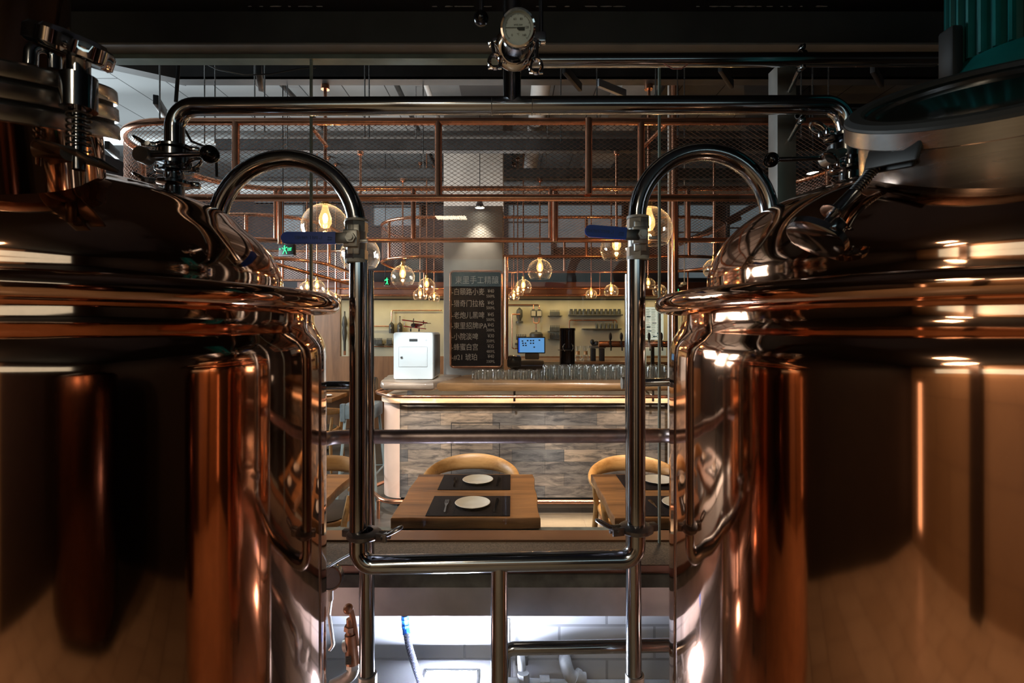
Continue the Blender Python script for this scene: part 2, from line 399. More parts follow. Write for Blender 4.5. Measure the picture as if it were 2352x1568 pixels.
# ================================================================== SETTING
YG = 1.95
struct('floor', G().bx(-5.6, 5.6, 2.32, 8.2, -.1, 0), rest_floor)
struct('floor', G().bx(-2.9, 2.9, -2.6, 2.2, -.4, -.3), brew_floor)
struct('ceiling', G().bx(-5.6, 5.6, 2.0, 8.2, 4.0, 4.1), ceil_m)
struct('ceiling', G().bx(-2.9, 2.9, -2.6, 1.87, 2.785, 2.9), blackc)
struct('wall_back', G().bx(-5.6, 5.6, 8.1, 8.25, 0, 4.05), upw)
struct('wall_left', G().bx(-5.75, -5.6, 2.0, 8.2, 0, 4.05), upw)
struct('wall_right', G().bx(5.6, 5.75, 2.0, 8.2, 0, 4.05), upw)
struct('wall_front', G().bx(-2.9, 2.9, 2.2, 2.32, -.4, .585), wallw)
struct('wall_rear', G().bx(.45, 2.9, -2.75, -2.6, -.4, 2.9), mat('dark_brown_wall', (.03, .018, .012), .5))
struct('wall_rear', G().bx(-2.9, .45, -2.75, -2.6, -.4, 2.9), backwall_m)
struct('wall_pillar', G().bx(-1.12, -.9, -2.6, -2.4, -.3, 2.785), MT['dark_brown_wall'])
struct('window_11', G().bx(-2.0, 2.0, -2.6, -2.585, 2.15, 2.5), mat('rear_clerestory', (.5, .6, .6), .5, emis=(.62, .85, .86), es=.95))
struct('window_12', G().bx(-2.62, -2.50, -2.6, -2.585, -.1, 1.55), mat('added_peach_glow', (.6, .5, .4), .5, emis=(1, .6, .36), es=2.2))  # added glowing strip that gives the right kettle a bright reflected band
struct('wall_left_brewery', G().bx(-3.0, -2.9, -2.6, 2.32, -.4, 2.9), mat('dark_side_wall', (.014, .009, .008), .6))
struct('wall_right_brewery', G().bx(2.9, 3.0, -2.6, 2.32, -.4, 2.9), MT['dark_side_wall'])
# back wall finishes
struct('trim_1', G().bx(-2.86, 3.4, 8.06, 8.1, .95, 2.06), plast)
struct('trim_20', G().bx(-3.4, -2.76, 8.04, 8.1, 1.16, 2.06), wains)
struct('trim_2', G().bx(-5.5, 3.4, 8.04, 8.1, 0, 1.16), wains)
struct('trim_3', G().bx(-3.2, 4.2, 7.45, 8.1, 2.08, 2.30, .01), brown)
# header beam, glass channel, ledge
struct('trim_4', G().bx(-2.9, 2.9, 1.87, 2.0, 2.67, 2.80), header)
struct('trim_5', G().bx(-2.9, 2.9, 1.872, 1.998, 2.662, 2.6695), hsof)
struct('trim_6', G().bx(-2.9, 2.9, 1.935, 1.985, 2.645, 2.6615), chan)
struct('trim_7', G().bx(-2.9, 2.9, 1.965, 2.06, .74, .772), lam)
struct('trim_8', G().bx(-2.9, 2.9, 1.775, 1.965, .745, .764), stone)
struct('trim_9', G().bx(-2.9, 2.9, 1.772, 1.79, .735, .7625), redw)
struct('trim_10', G().bx(-2.9, 2.9, 1.762, 2.1, .69, .735), conc)
struct('trim_11', G().bx(-2.9, 2.9, 1.77, 1.80, .585, .69), galv)
struct('trim_12', G().bx(-2.9, 2.9, 1.80, 2.3, .62, .69), conc)
struct('trim_13', G().bx(-5.6, 5.6, 2.0, 2.06, 2.7, 4.02), header)
for i, (x0, x1) in enumerate(((-2.88, -.786), (-.778, .570), (.578, 2.88))):
    struct('window_%d' % (i+1), G().bx(x0, x1, YG-.005, YG+.005, .766, 2.648), pane)
struct('trim_14', G().bx(-.786, -.778, YG-.006, YG+.006, .766, 2.648), joint)
struct('trim_15', G().bx(.570, .578, YG-.006, YG+.006, .766, 2.648), joint)
# scraped paint along the ceiling edge
def scrape(px0, px1, n):
    g = G()
    for k in range(n):
        x = px0+(px1-px0)*(k+random.random())/n
        c = P(x, 14, 1.868)
        L = random.uniform(.006, .03); h = random.uniform(.0015, .004)
        poly = [(c.x+L*math.cos(a)*random.uniform(.5, 1), h*math.sin(a)*random.uniform(.4, 1)+1.84) for a in [i*math.pi/5 for i in range(10)]]
        g.prism(poly, 2.7835, 2.7849)
    return g
for i, (a, b, n) in enumerate(((575, 760, 7), (985, 1130, 6), (1210, 1430, 8), (1590, 1900, 12))):
    struct('trim_%d' % (16+i), scrape(a, b, n), paintw)
# reflections in the front glass, built as glowing framed panels on the far wall
for i, (a, b, c, d) in enumerate(((640, 700, 432, 560), (855, 966, 432, 520), (1165, 1268, 432, 590), (1276, 1430, 432, 570), (1555, 1640, 428, 640), (1672, 1790, 428, 620), (1800, 1930, 428, 620))):
    p = P(a, c, 8.08); q = P(b, d, 8.08)
    fr = struct('window_%d' % (4+i), G().bx(p.x, q.x, 8.07, 8.095, q.z, p.z), reflp)
    g = G()
    for x in (p.x, q.x): g.bx(x-.02, x+.02, 8.05, 8.1, q.z, p.z)
    for z in (q.z, p.z, (q.z+p.z)/2): g.bx(p.x, q.x, 8.055, 8.1, z-.012, z+.012)
    struct('window_frame', g, header, fr)
# column
cl = P(1019, 800, 5.3).x; cr = P(1155, 800, 5.3).x
struct('wall_column', G().bx(cl, cr, 5.3, 5.9, 0, 3.99, .008), plastl)

# ================================================================== BREWERY: kettles
def silh(px, py, c, phi, side):
    th = math.atan(abs(px-CX)/F); r = c*math.sin(phi-th); D = c*math.cos(phi-th)*math.cos(th)
    return r, EYE+(HY-py)/F*D
def kettle(side, phi, Rrim, Rbody, Rneck, dome_pts, label):
    c = 1.5; ph = math.radians(phi); X = side*c*math.sin(ph); Y = c*math.cos(ph)
    t = thing('brewing_kettle', label, 'brewing kettle', (X, Y, -.3))
    C = (X, Y, 0); zr = 1.662
    body = [(0, .0), (.12, .0), (.3*Rbody+.1, .02), (Rbody*.8, .09), (Rbody*.97, .19), (Rbody, .26)]
    body += [(Rbody, .26+k*(1.50-.26)/14) for k in range(1, 15)]
    body += [(Rbody*.999, 1.53), (Rbody*.995, 1.555), (Rbody*.982, 1.575), (Rbody*.962, 1.593), (Rneck*1.006, 1.606), (Rneck, 1.62), (Rneck, 1.648), (Rrim-.022, 1.650)]
    obj('body', G().lathe(body, C, seg=128), copT, t)
    R0 = Rrim-.022
    obj('rim', G().lathe([(R0+.022*math.cos(a), zr+.022*math.sin(a)) for a in [2*math.pi*k/16 for k in range(16)]], C, seg=128, closed_prof=True), copT, t)
    pts = [silh(px, py, c, ph, side) for px, py in dome_pts]
    prof = [(R0, 1.67), (pts[0][0]+.03, 1.675), (pts[0][0]+.006, 1.682)]+pts+[(0, pts[-1][1]+.012)]
    # smooth by Catmull-Rom
    sm = []
    for i in range(len(prof)-1):
        p0 = prof[max(i-1, 0)]; p1 = prof[i]; p2 = prof[i+1]; p3 = prof[min(i+2, len(prof)-1)]
        for k in range(5):
            u = k/5
            sm.append(tuple(.5*((2*p1[j])+(-p0[j]+p2[j])*u+(2*p0[j]-5*p1[j]+4*p2[j]-p3[j])*u*u+(-p0[j]+3*p1[j]-3*p2[j]+p3[j])*u**3) for j in (0, 1)))
    sm.append(prof[-1])
    sm = [(max(0, r), z) for r, z in sm]
    obj('dome', G().lathe(sm, C, seg=128), copT, t)
    for k in range(3):
        a = math.radians(90+120*k+20)
        lx, ly = X+math.cos(a)*Rbody*.7, Y+math.sin(a)*Rbody*.7
        obj('leg', G().cyl((lx, ly, -.3), (lx, ly, .16), .035).cyl((lx, ly, -.3), (lx, ly, -.285), .06), steel, t)
    return t, V((X, Y, 0))
LK, LC = kettle(-1, 41, .565, .530, .500, [(651, 668), (649, 640), (636, 607), (612, 575), (575, 543), (535, 508), (480, 487), (430, 466), (370, 449), (300, 425), (250, 418)],
                'left copper brewing kettle with closed star-knob manhole, mostly in shadow')
RK, RC = kettle(1, 40, .613, .576, .546, [(1623, 665), (1625, 635), (1638, 600), (1660, 565), (1695, 532), (1740, 505), (1800, 480), (1860, 460), (1930, 436), (2000, 408), (2080, 390)],
                'right copper brewing kettle with glass-topped manhole and loose hanging bolt')
def nvec(th, ph): return V((math.sin(th)*math.cos(ph), math.sin(th)*math.sin(ph), math.cos(th)))
# left manhole
nL = nvec(.254, -1.131); cL = V((-.875, .853, 2.041)); RL = .16
obj('manhole_neck', G().lathe([(RL-.026, -.30), (RL-.026, -.085), (RL-.04, -.085)], cL, nL, 96), copT, LK)
for k, (a, b) in enumerate(((-.025, 0), (-.056, -.031), (-.089, -.062))):
    nm = ('lid_ring', 'clamp_ring', 'manhole_flange')[k]
    o_ = obj(nm, G().lathe([(RL-.05, a), (RL-.002, a), (RL, a+.003), (RL, b-.003), (RL-.003, b), (RL-.05, b)], cL, nL, 96, True), steelb, LK)
    if k == 0: lidL = o_
obj('gasket', G().lathe([(RL-.05, -.06), (RL-.008, -.063), (RL-.008, -.024), (RL-.05, -.024)], cL, nL, 96, True), blackm, LK)
obj('sight_glass', G().lathe([(0, -.004), (RL-.048, -.004), (RL-.048, -.012), (0, -.012)], cL, nL, 64), dglass, lidL)
# left star-knob bolt
pB = P(181, 300, .80)
def up(py, D=.80, px=181): return P(px, py, D)
bo = obj('clamp_bolt', G().cyl(up(390), up(240), .009).cyl(up(252), up(176), .0245, seg=40).cyl(up(178), up(120), .0155, seg=32), steel, LK)
sp = [up(345-k*100/100.)+V((.0155*math.cos(k*.45), .0155*math.sin(k*.45), 0)) for k in range(0, 101)]
obj('spring', G().tube(sp, .0016, 6), darkst, bo)
def rot_ax(a): return V((0, 0, 1)).rotation_difference(V(a).normalized()).to_matrix()
def star_knob(g, c, n, R, h, lobes=5, ph=0):
    M = M_axis(c, n); N = 60
    rings = []
    for z, s in ((-h/2, .86), (-h*.38, .97), (h*.2, 1), (h*.42, .9), (h*.5, .7)):
        rings.append([M @ V((math.cos(a)*R*s*(1-.16*(1-math.cos(lobes*a+ph))/2*1.6), math.sin(a)*R*s*(1-.16*(1-math.cos(lobes*a+ph))/2*1.6), z)) for a in [2*math.pi*k/N for k in range(N)]])
    g.ring_loft(rings); return g
g = star_knob(G(), up(106, .80, 164), V((.30, -.10, .94)), .061, .034, 5, .6)
obj('star_knob', g, chrome, bo)
g = G()
for d in (-.02, .02):
    a = P(228, 372, .80)+V((0, d, 0)); b = P(110, 338, .86)+V((0, d, 0))
    u = (b-a).normalized(); vv = V((0, 0, 1))
    g.box((a+b)/2, ((b-a).length, .008, .036), rot=V((1, 0, 0)).rotation_difference(u).to_matrix(), bev=.004)
g.cyl(P(160, 352, .79), P(160, 352, .87), .012)
obj('hinge_bracket', g, darkst, LK)
obj('lid_handle', G().tube(fillet([P(70, 150, .93), P(72, 105, .93), P(125, 112, .96), P(125, 160, .96)], .02), .011), steel, LK)
# right manhole
nR = nvec(.527, -2.246); cR = V((.803, .8445, 2.002)); RR = .2046
obj('manhole_neck', G().lathe([(RR-.022, -.20), (RR-.022, -.03), (RR-.03, -.03)], cR, nR, 96), steelb, RK)
obj('neck_collar', G().lathe([(RR-.024, -.165), (RR-.016, -.163), (RR-.016, -.125), (RR-.024, -.123)], cR, nR, 96, True), steelb, RK)
lidR = obj('lid_ring', G().lathe([(RR-.05, -.033), (RR-.002, -.033), (RR, -.031), (RR, -.004), (RR-.002, -.003), (RR-.05, -.003)], cR, nR, 96, True), steelb, RK)
obj('gasket', G().lathe([(RR-.034, -.012), (RR-.033, .002), (RR-.028, .007), (RR-.010, .007), (RR-.002, .001), (RR-.001, -.004), (RR-.034, -.012)], cR, nR, 96), rubber, lidR, label='matt grey rubber lip')
obj('sight_glass', G().lathe([(0, -.016), (RR-.06, -.014), (RR-.040, -.006), (RR-.032, .001), (RR-.032, -.004), (RR-.05, -.02), (0, -.022)], cR, nR, 64), dglass, lidR)
a = P(1990, 375, .90); b = P(2110, 350, .80)
g = G()
for d in (-.016, .016):
    A = a+V((d*.6, d, 0)); B = b+V((d*.6, d, 0)); u = (B-A).normalized()
    g.box((A+B)/2, ((B-A).length, .008, .034), rot=V((1, 0, 0)).rotation_difference(u).to_matrix(), bev=.004)
g.cyl(a+V((.02, -.03, .0)), a+V((.04, .03, .0)), .011)
obj('hinge_bracket', g, mat('blackened_bracket', (.02, .02, .02), .5, .5), RK)
h0 = P(2015, 380, .885); h1 = P(1962, 445, .885); h2 = P(1912, 494, .88); h3 = P(1880, 535, .875)
bo = obj('swing_bolt', G().cyl(h0, h1, .0085, seg=24).cyl(h1, h2, .0125, seg=32).cyl(h2, h3, .0065, seg=24).lathe([(0, -.0015), (.0185, -.0015), (.0185, .0015), (0, .0015)], P(1909, 487, .88), h3-h2, 32).cyl(P(1893, 518, .876), h3, .009, seg=20), steel, RK)
ax = (h3-h0).normalized(); L0 = (h1-h0).length; u, v = perp(ax)
obj('thread', G().tube([h0+ax*(L0*k/120)+(u*math.cos(k*.62)+v*math.sin(k*.62))*.0088 for k in range(121)], .0012, 5), darkst, bo)
kc = P(1876, 543, .85)
g = star_knob(G(), kc, (ax+V((0, -.15, 0))).normalized()*-1, .050, .020, 2, .9)
g.cyl(kc-ax*.026, kc, .012, .019)
for sgn in (-1, 1):
    q = kc+(u*sgn)*.033-ax*.014; g.box(q, (.022, .018, .026), rot=rot_ax(ax), bev=.005)
obj('star_knob', g, steel, bo)
# motor on the right kettle
t = thing('gear_motor', 'teal ribbed electric motor standing behind the right kettle manhole', 'motor', (1.13, 1.10, 1.955))
mc = V((1.13, 1.10, 0))
def ribbed(R, n, dep, z0, z1):
    poly = []
    for k in range(n):
        a = 2*math.pi*k/n; da = 2*math.pi/n
        for f, r in ((0, R), (.18, R+dep), (.38, R+dep), (.56, R)): poly.append((mc.x+math.cos(a+f*da)*r, mc.y+math.sin(a+f*da)*r))
    return G().prism(poly, z0, z1)
obj('housing', ribbed(.125, 34, .012, 2.19, 2.62), teal, t)
obj('flange', G().lathe([(0, 2.08), (.15, 2.08), (.155, 2.09), (.155, 2.15), (.13, 2.19), (0, 2.19)], mc, seg=48), teal, t)
obj('gearbox', G().lathe([(0, 1.975), (.10, 1.975), (.10, 1.985), (.085, 2.0), (.085, 2.08), (0, 2.08)], mc, seg=40), teal, t)
obj('terminal_box', G().bx(.968, .994, 1.10, 1.14, 2.14, 2.27, .006), blackm, t)
obj('cable', G().tube(fillet([(.975, .99, 2.30), (.955, .97, 2.38), (.975, .98, 2.5), (.99, 1.0, 2.62)], .03), .009, 10), blackm, t)
# tall copper column behind left manhole
pS = P(20, 60, 1.12)
t = thing('copper_stack', 'dark copper vent column rising behind the left kettle manhole', 'vent column', (pS.x, pS.y, 1.94))
obj('shaft', G().lathe([(.11, 1.95), (.105, 1.965), (.105, 2.78)], (pS.x-.0, pS.y, 0), seg=64), copT, t)
obj('seam_ring', G().lathe([(.105, 2.1), (.112, 2.105), (.112, 2.12), (.105, 2.125)], (pS.x, pS.y, 0), seg=64), copD, t)

# ================================================================== BREWERY: pipework
PR = .0222; DP = 1.25
def pipe(name, pts, r, label, cat='pipe', m=steel, bend=.07, seg=28, base=None):
    t = thing(name, label, cat, base or pts[0])
    obj('tube', G().tube(fillet(pts, bend, 10), r, seg), m, t)
    return t
zM = P(0, 245, DP).z
mL = P(401, 470, DP); mR = P(1950, 430, DP)
pA = P(401, 245, DP); pB2 = P(1932, 240, DP)
t = thing('overhead_manifold', 'long stainless manifold pipe joining both kettles across the top', 'pipe', mL)
obj('tube', G().tube(fillet([mL+V((0, 0, -.03)), pA, pB2, P(1950, 320, DP), mR], .055, 12), PR, 32), steel, t)
obj('riser', G().cyl(P(1176, 245, DP), P(1176, -60, DP), PR, seg=32), steel, t)
for px in (1130, 1222):
    c = P(px, 243.5, DP); obj('weld_seam', G().lathe([(PR, -.0012), (PR+.0006, 0), (PR, .0012)], c, (1, 0, 0), 32), casts, t)
# swan necks
def swan(pa, pb, top, label, lean):
    c0 = P(pa[0], pa[1], DP); c1 = P(pb[0], pb[1], DP)
    cxm = (c0.x+c1.x)/2; R = abs(c1.x-c0.x)/2; zt = P(0, top, DP).z; zc = zt-R
    pts = [c0-V((0, 0, .03))]+[V((cxm-math.cos(a)*R*(1 if c0.x < c1.x else -1), DP, zc+math.sin(a)*R)) for a in [math.pi*k/28 for k in range(29)]]+[c1]
    t = thing('swan_neck_pipe', label, 'pipe', c0)
    obj('tube', G().tube(pts, PR, 32), steel, t)
    return t
swan((497, 500), (820, 500), 364, 'left stainless swan neck arching from the left kettle dome down to a valve', 1)
swan((1768, 490), (1463, 500), 348, 'right stainless swan neck arching from the right kettle dome down to a valve', 1)
# ball valves
def ball_valve(px, py, tip, tilt, label):
    c = P(px, py, DP)
    t = thing('ball_valve', label, 'valve', c)
    def Z(dy): return c+V((0, 0, -dy/F*DP))
    g = G()
    for a, b, r in ((-42, -20, .0285), (22, 44, .0285)): g.cyl(Z(a), Z(b), r, seg=6)
    g.cyl(Z(-24), Z(26), .0245, seg=24).box(c+V((0, -.018, 0)), (.030, .02, .075), bev=.003)
    obj('valve_body', g, casts, t)
    obj('sealing_tape', G().lathe([(.022, -.004), (.0275, -.003), (.0275, .003), (.022, .004)], Z(-46), seg=24), ptfe, t)
    obj('sealing_tape', G().lathe([(.022, -.006), (.0275, -.004), (.0275, .005), (.022, .006)], Z(47), seg=24), ptfe, t)
    g = G().box(c+V((-.004, -.034, 0)), (.036, .012, .042), bev=.003).cyl(c+V((0, -.03, 0)), c+V((0, -.052, 0)), .0125, seg=6)
    g.cyl(c+V((0, -.05, 0)), c+V((0, -.058, 0)), .0075, seg=16)
    g.box(c+V((.028, -.034, -.006)), (.02, .006, .008), bev=.002)
    obj('spindle_nut', g, casts, t)
    Rm = Matrix.Rotation(tilt, 4, 'Y')
    L = (px-tip)/F*DP*.955
    poly = []
    x0, x1, hh = -.036, -L, .0148
    for k in range(13):
        a = math.pi/2+math.pi*k/12; poly.append((x1+hh+math.cos(a)*hh, math.sin(a)*hh))
    poly += [(x0, -hh*.98), (x0, hh*.98)]
    # poly lies in xz, so turn xy to xz
    M = Matrix.Translation(c+V((0, -.036, 0))) @ Rm @ Matrix.Rotation(math.pi/2, 4, 'X')
    g = G().prism(poly, 0, .008, M)
    bmesh.ops.bevel(g.b, geom=[e for e in g.b.edges], offset=.0018, segments=2, affect='EDGES')
    hd = obj('lever', G().box(c+V((-.024, -.040, 0)), (.034, .006, .026), bev=.001), darkst, t)
    sl = obj('lever_sleeve', g, blue, hd, label='blue vinyl lever sleeve')
    yy = c.y-.0448
    Mt = Matrix.Translation(V((c.x, yy, c.z))) @ Rm @ Matrix.Rotation(math.pi/2, 4, 'X')
    writing('1" BALL VALVES', bluet, Mt @ Matrix.Translation((-.068, .0042, 0)) @ Matrix.Rotation(math.pi, 4, 'Z'), .0115, hd, sx=.85, depth=.0003)
    writing('WOG\nPN16', bluet, Mt @ Matrix.Translation((-.045, -.003, 0)) @ Matrix.Rotation(math.pi, 4, 'Z'), .0055, hd, sx=.9, depth=.0003)
    return t
ball_valve(819, 553, 655, 0, 'left ball valve with level blue lever, in front of pendant globes')
ball_valve(1465, 546, 1331, .075, 'right ball valve with slightly drooping blue lever')
# down pipes from valves and the U-shaped lower pipe
pipe('down_pipe', [P(824, 598, DP), P(824, 1222, DP)], .0226, 'left vertical stainless pipe between ball valve and lower clamp')
pipe('down_pipe', [P(1461, 592, DP), P(1461, 1212, DP)], .0226, 'right vertical stainless pipe between ball valve and lower clamp')
t = thing('lower_return_pipe', 'U-shaped stainless pipe linking the two verticals above the floodlight', 'pipe', P(1147, 1300, DP))
obj('tube', G().tube(fillet([P(824, 1224, DP), P(824, 1297, DP), P(1461, 1284, DP), P(1461, 1214, DP)], .062, 14), .0232, 32), steel, t)
obj('drop_leg', G().cyl(P(1147, 1295, DP), P(1147, 1700, DP), .0212, seg=28), steel, t)
# clamps
def clamp(c, r, label, wing=(1, .3), ax=(0, 0, 1), name='pipe_clamp', m=steel, h=.020, wl=.055):
    c = V(c); ax = V(ax).normalized()
    t = thing(name, label, 'pipe clamp', c)
    obj('clamp_ring', G().lathe([(r, -h/2), (r+.014, -h*.42), (r+.020, -h*.2), (r+.020, h*.2), (r+.014, h*.42), (r, h/2)], c, ax, 36), m, t)
    u, v = perp(ax)
    if abs(ax.z) > .9: u, v = V((1, 0, 0)), V((0, -1, 0))
    d = (u*wing[0]+v*wing[1]).normalized()
    q = c+d*(r+.03)
    R = Matrix((d, ax.cross(d), ax)).transposed()
    g = G().box(q+ax.cross(d)*.010, (.030, .008, h), rot=R, bev=.002).box(q-ax.cross(d)*.010, (.030, .008, h), rot=R, bev=.002)
    p2 = c-d*(r+.022)
    g.cyl(q-ax.cross(d)*.016, q+ax.cross(d)*.016, .006, seg=10)
    obj('lug', g, m, t)
    obj('hinge_lug', G().box(p2, (.024, .022, h*.9), rot=R, bev=.003), m, t)
    # wing nut with an open loop
    e = (d+ax*.55).normalized(); w0 = q+ax.cross(d)*-.004
    g = G().cyl(q-ax.cross(d)*.02, q+ax.cross(d)*.02, .005, seg=12)
    lp = w0+e*wl*.62
    s2 = ax.cross(d).normalized(); e2 = e
    g.tube([lp+(e2*math.cos(a)*.021+s2*math.sin(a)*.013) for a in [2*math.pi*k/20 for k in range(20)]], .0042, 8, closed=True)
    g.cyl(q, lp-e*.018, .0055, seg=12)
    obj('wing_nut', g, m, t)
    return t
clamp(P(836, 1226, DP), .0226, 'dark clamp at the foot of the left vertical pipe', (1, .25), m=clampd, wl=.06)
clamp(P(1461, 1213, DP), .0226, 'dark clamp at the foot of the right vertical pipe', (-1, .25), m=clampd, wl=.06)
cA = clamp(P(401, 340, DP), PR, 'uppermost of three clamps on the manifold above the left kettle', (-.9, .3), h=.014, wl=.03)
clamp(P(401, 392, DP), PR, 'middle clamp on the manifold above the left kettle', (.9, .3), h=.014, wl=.03)
clamp(P(401, 422, DP), PR, 'lowest clamp on the manifold, nearest the left kettle dome', (-.9, .3), h=.016, wl=.03)
aR = (P(1950, 320, DP)-P(1944, 290, DP)); aR = V((.08, 0, -1))
clamp(P(1936, 312, DP), PR, 'upper clamp on the manifold elbow above the right kettle', (-.9, .3), (-.12, 0, .99), h=.016, wl=.045)
clamp(P(1946, 388, DP), PR, 'lower clamp on the manifold above the right kettle', (-.8, .5), (-.1, 0, .99), h=.016, wl=.045)
# butterfly valves with ball levers
def butterfly(c, hub, ball, label, rb):
    t = thing('butterfly_valve', label, 'valve', c)
    obj('valve_body', G().lathe([(PR, -.018), (PR+.018, -.017), (PR+.018, .017), (PR, .018)], c, seg=36), steel, t)
    g = G().cyl(c+V((0, -.02, 0)), hub+V((0, 0, 0)), .0125, seg=20)
    dd = V((0, -1, 0)); g.cyl(hub+V((0, .015, 0)), hub+V((0, -.012, 0)), .0185, seg=28)
    obj('hub', g, casts, t)
    lv = obj('lever', G().cyl(hub, ball, .0058, seg=14), steel, t)
    obj('ball_knob', G().sphere(ball, rb, (1, 1, 1), 28), blackp, lv, label='black ball knob')
    return t
butterfly(P(401, 364, DP), P(330, 357, 1.18), P(482, 354, 1.18), 'butterfly valve with black ball lever pointing right, above the left kettle', .0212)
butterfly(P(1941, 350, DP), P(1905, 362, 1.22), P(1771, 367, 1.22), 'butterfly valve with black ball lever pointing left, above the right kettle', .0182)
# rear verticals and horizontals
pipe('rear_down_pipe', [P(841, 622, 1.47), P(843, 1560, 1.47)], .0222, 'rear left vertical stainless pipe half hidden behind the front one', m=steel)
pipe('rear_down_pipe', [P(1452, 630, 1.47), P(1456, 1560, 1.47)], .0222, 'rear right vertical stainless pipe half hidden behind the front one', m=steel)
for px, lb in ((844, 'left'), (1458, 'right')):
    c = P(px, 1556, 1.47)
    tag(obj('pipe_collar', G().lathe([(.0225, .012), (.027, .011), (.027, -.02), (.031, -.022), (.031, -.05), (.0225, -.052)], c, seg=28), casts), 'dark collar at the foot of the rear %s vertical pipe' % lb, 'pipe collar')
pipe('cross_pipe', [P(700, 1042, 1.35), P(752, 1003, 1.55), P(1530, 1000, 1.55), P(1585, 1000, 1.45)], .0215, 'dull horizontal pipe crossing between kettles in front of the bar', m=mat('dull_purple_steel', (.34, .27, .26), .4, 1, .2, 30, .1), bend=.05)
pipe('stub_pipe', [P(722, 885, 1.5), P(862, 884, 1.6)], .013, 'short pipe stub at the left kettle, level with the counter')
pipe('stub_pipe', [P(1432, 880, 1.55), P(1575, 876, 1.5)], .0125, 'short pipe stub at the right kettle, level with the counter')
for px, lb in ((857, 'left'), (1436, 'right')):
    c = P(px, 880, 1.53)
    tag(obj('pipe_union', G().cyl(c+V((-.011, -.0, 0)), c+V((.011, 0, 0)), .019, seg=8), casts), 'small hex union where the short %s stub meets the rear vertical' % lb, 'pipe fitting')
pipe('upper_cross_pipe', [P(1205, 140, 1.66), P(2150, 136, 1.66)], .0222, 'upper horizontal stainless pipe running right from the gauge to the motor', m=steel)
pipe('service_pipe', [P(1640, 252, 1.68), P(2080, 250, 1.68)], .0175, 'stainless pipe hidden behind the manifold, reappearing right of its elbow', m=steel)
pipe('low_branch_pipe', [P(1152, 1560, 1.66), P(1160, 1489, 1.66), P(1600, 1480, 1.66)], .0208, 'low stainless pipe branching right above the white fittings', m=steel, bend=.035)
# post with pipe clips
pp = P(1797, 300, 1.83)
t = thing('support_post', 'square stainless post standing on the window ledge behind the right kettle', 'post', (pp.x, 1.83, .764))
obj('upright', G().bx(pp.x-.034, pp.x+.034, 1.80, 1.865, .765, P(0, 148, 1.8).z, .002), mat('satin_post', (.62, .62, .60), .32, .6), t)
for py, lb in ((134, 'upper'), (255, 'lower')):
    c = P(1840, py, 1.67)
    k = thing('pipe_clip', '%s bolted pipe clip fixed to the square post' % lb, 'pipe clip', c)
    obj('band', G().lathe([(.0225, -.008), (.0255, -.008), (.0255, .008), (.0225, .008)], c, (1, 0, 0), 24, True), steel, k)
    for s in (1, -1):
        g = G(); g.box(c+V((0, -.004, s*.033)), (.018, .022, .014), bev=.003).cyl(c+V((0, -.02, s*.034)), c+V((0, .01, s*.034)), .005, seg=8)
        obj('bolt_lug', g, steel, k)
    obj('stem', G().cyl(c+V((0, .01, -.034)), V((pp.x+.01, 1.80, c.z-.045)), .009, seg=14), steel, k)
# gauge cluster on the riser
gc = P(1190, 65, 1.04)
gn = (V((0, 0, EYE))-gc).normalized(); gn = (gn+V((-.02, 0, .18))).normalized()
t = thing('dial_gauge', 'round pale-faced dial gauge mounted high on the central riser', 'gauge', gc)
gR = 41/F*1.04
obj('bezel', G().lathe([(gR*.83, .003), (gR*.87, .010), (gR*.97, .009), (gR, .002), (gR, -.022), (gR*.85, -.028), (0, -.028)], gc, gn, 48), chrome, t)
face = obj('dial_face', G().lathe([(0, .0), (gR*.88, .0), (gR*.88, -.003)], gc, gn, 48), mat('pale_blue_dial', (.72, .90, .94), .5), t)
Z = gn; Xv = V((1, 0, 0)); Xv = (Xv-Z*Xv.dot(Z)).normalized(); Yv = Z.cross(Xv)
MG = Matrix.Translation(gc+gn*.0008) @ Matrix((Xv, Yv, Z)).transposed().to_4x4()
ink = mat('dial_ink', (.03, .05, .05), .6)
g = G()
for k in range(81):
    a = math.radians(225-270*k/80); L = .10 if k % 10 == 0 else .055
    r1 = gR*.74; p = V((math.cos(a)*(r1-L*gR/2), math.sin(a)*(r1-L*gR/2), 0))
    g.box(MG @ p, (L*gR, .0004 if k % 10 else .0006, .0003), rot=(MG.to_3x3() @ Matrix.Rotation(a, 3, 'Z')))
obj('scale_marks', g, ink, face)
for txt, ang, in (('0', 225), ('60', 112), ('80', 68), ('120', 5), ('160', -45)):
    a = math.radians(ang); r = gR*.48
    writing(txt, ink, MG @ Matrix.Translation((math.cos(a)*r, math.sin(a)*r-.0018, 0)), .0062, face, align='CENTER', depth=.0001)
writing('WSS-304', ink, MG @ Matrix.Translation((0, .0045, 0)), .0048, face, align='CENTER', depth=.0001)
writing('°C', ink, MG @ Matrix.Translation((0, -.0125, 0)), .0052, face, align='CENTER', depth=.0001)
g = G().box(MG @ V((-gR*.33, .0012, .0006)), (gR*.72, .001, .0004), rot=MG.to_3x3()).box(MG @ V((gR*.2, -.001, .0006)), (gR*.34, .0065, .0005), rot=MG.to_3x3()).cyl(MG @ V((0, 0, 0)), MG @ V((0, 0, .0015)), .0022, seg=16)
obj('needle', g, ink, face)
back = P(1180, 108, 1.12)
obj('stem', G().cyl(gc-gn*.026, back, .026, .031, seg=32).cyl(back, P(1176, 95, DP), .024, seg=28), steelb, t)
def rot_of(ax): return V((0, 0, 1)).rotation_difference(V(ax).normalized()).to_matrix()
adir = (gc-P(1176, 95, DP)).normalized()
adir = V((0.02, -.86, -.30)).normalized()
cc = P(1182, 112, 1.11)
t = thing('gauge_clamp', 'polished clamp with hanging wing nuts under the dial gauge', 'pipe clamp', cc)
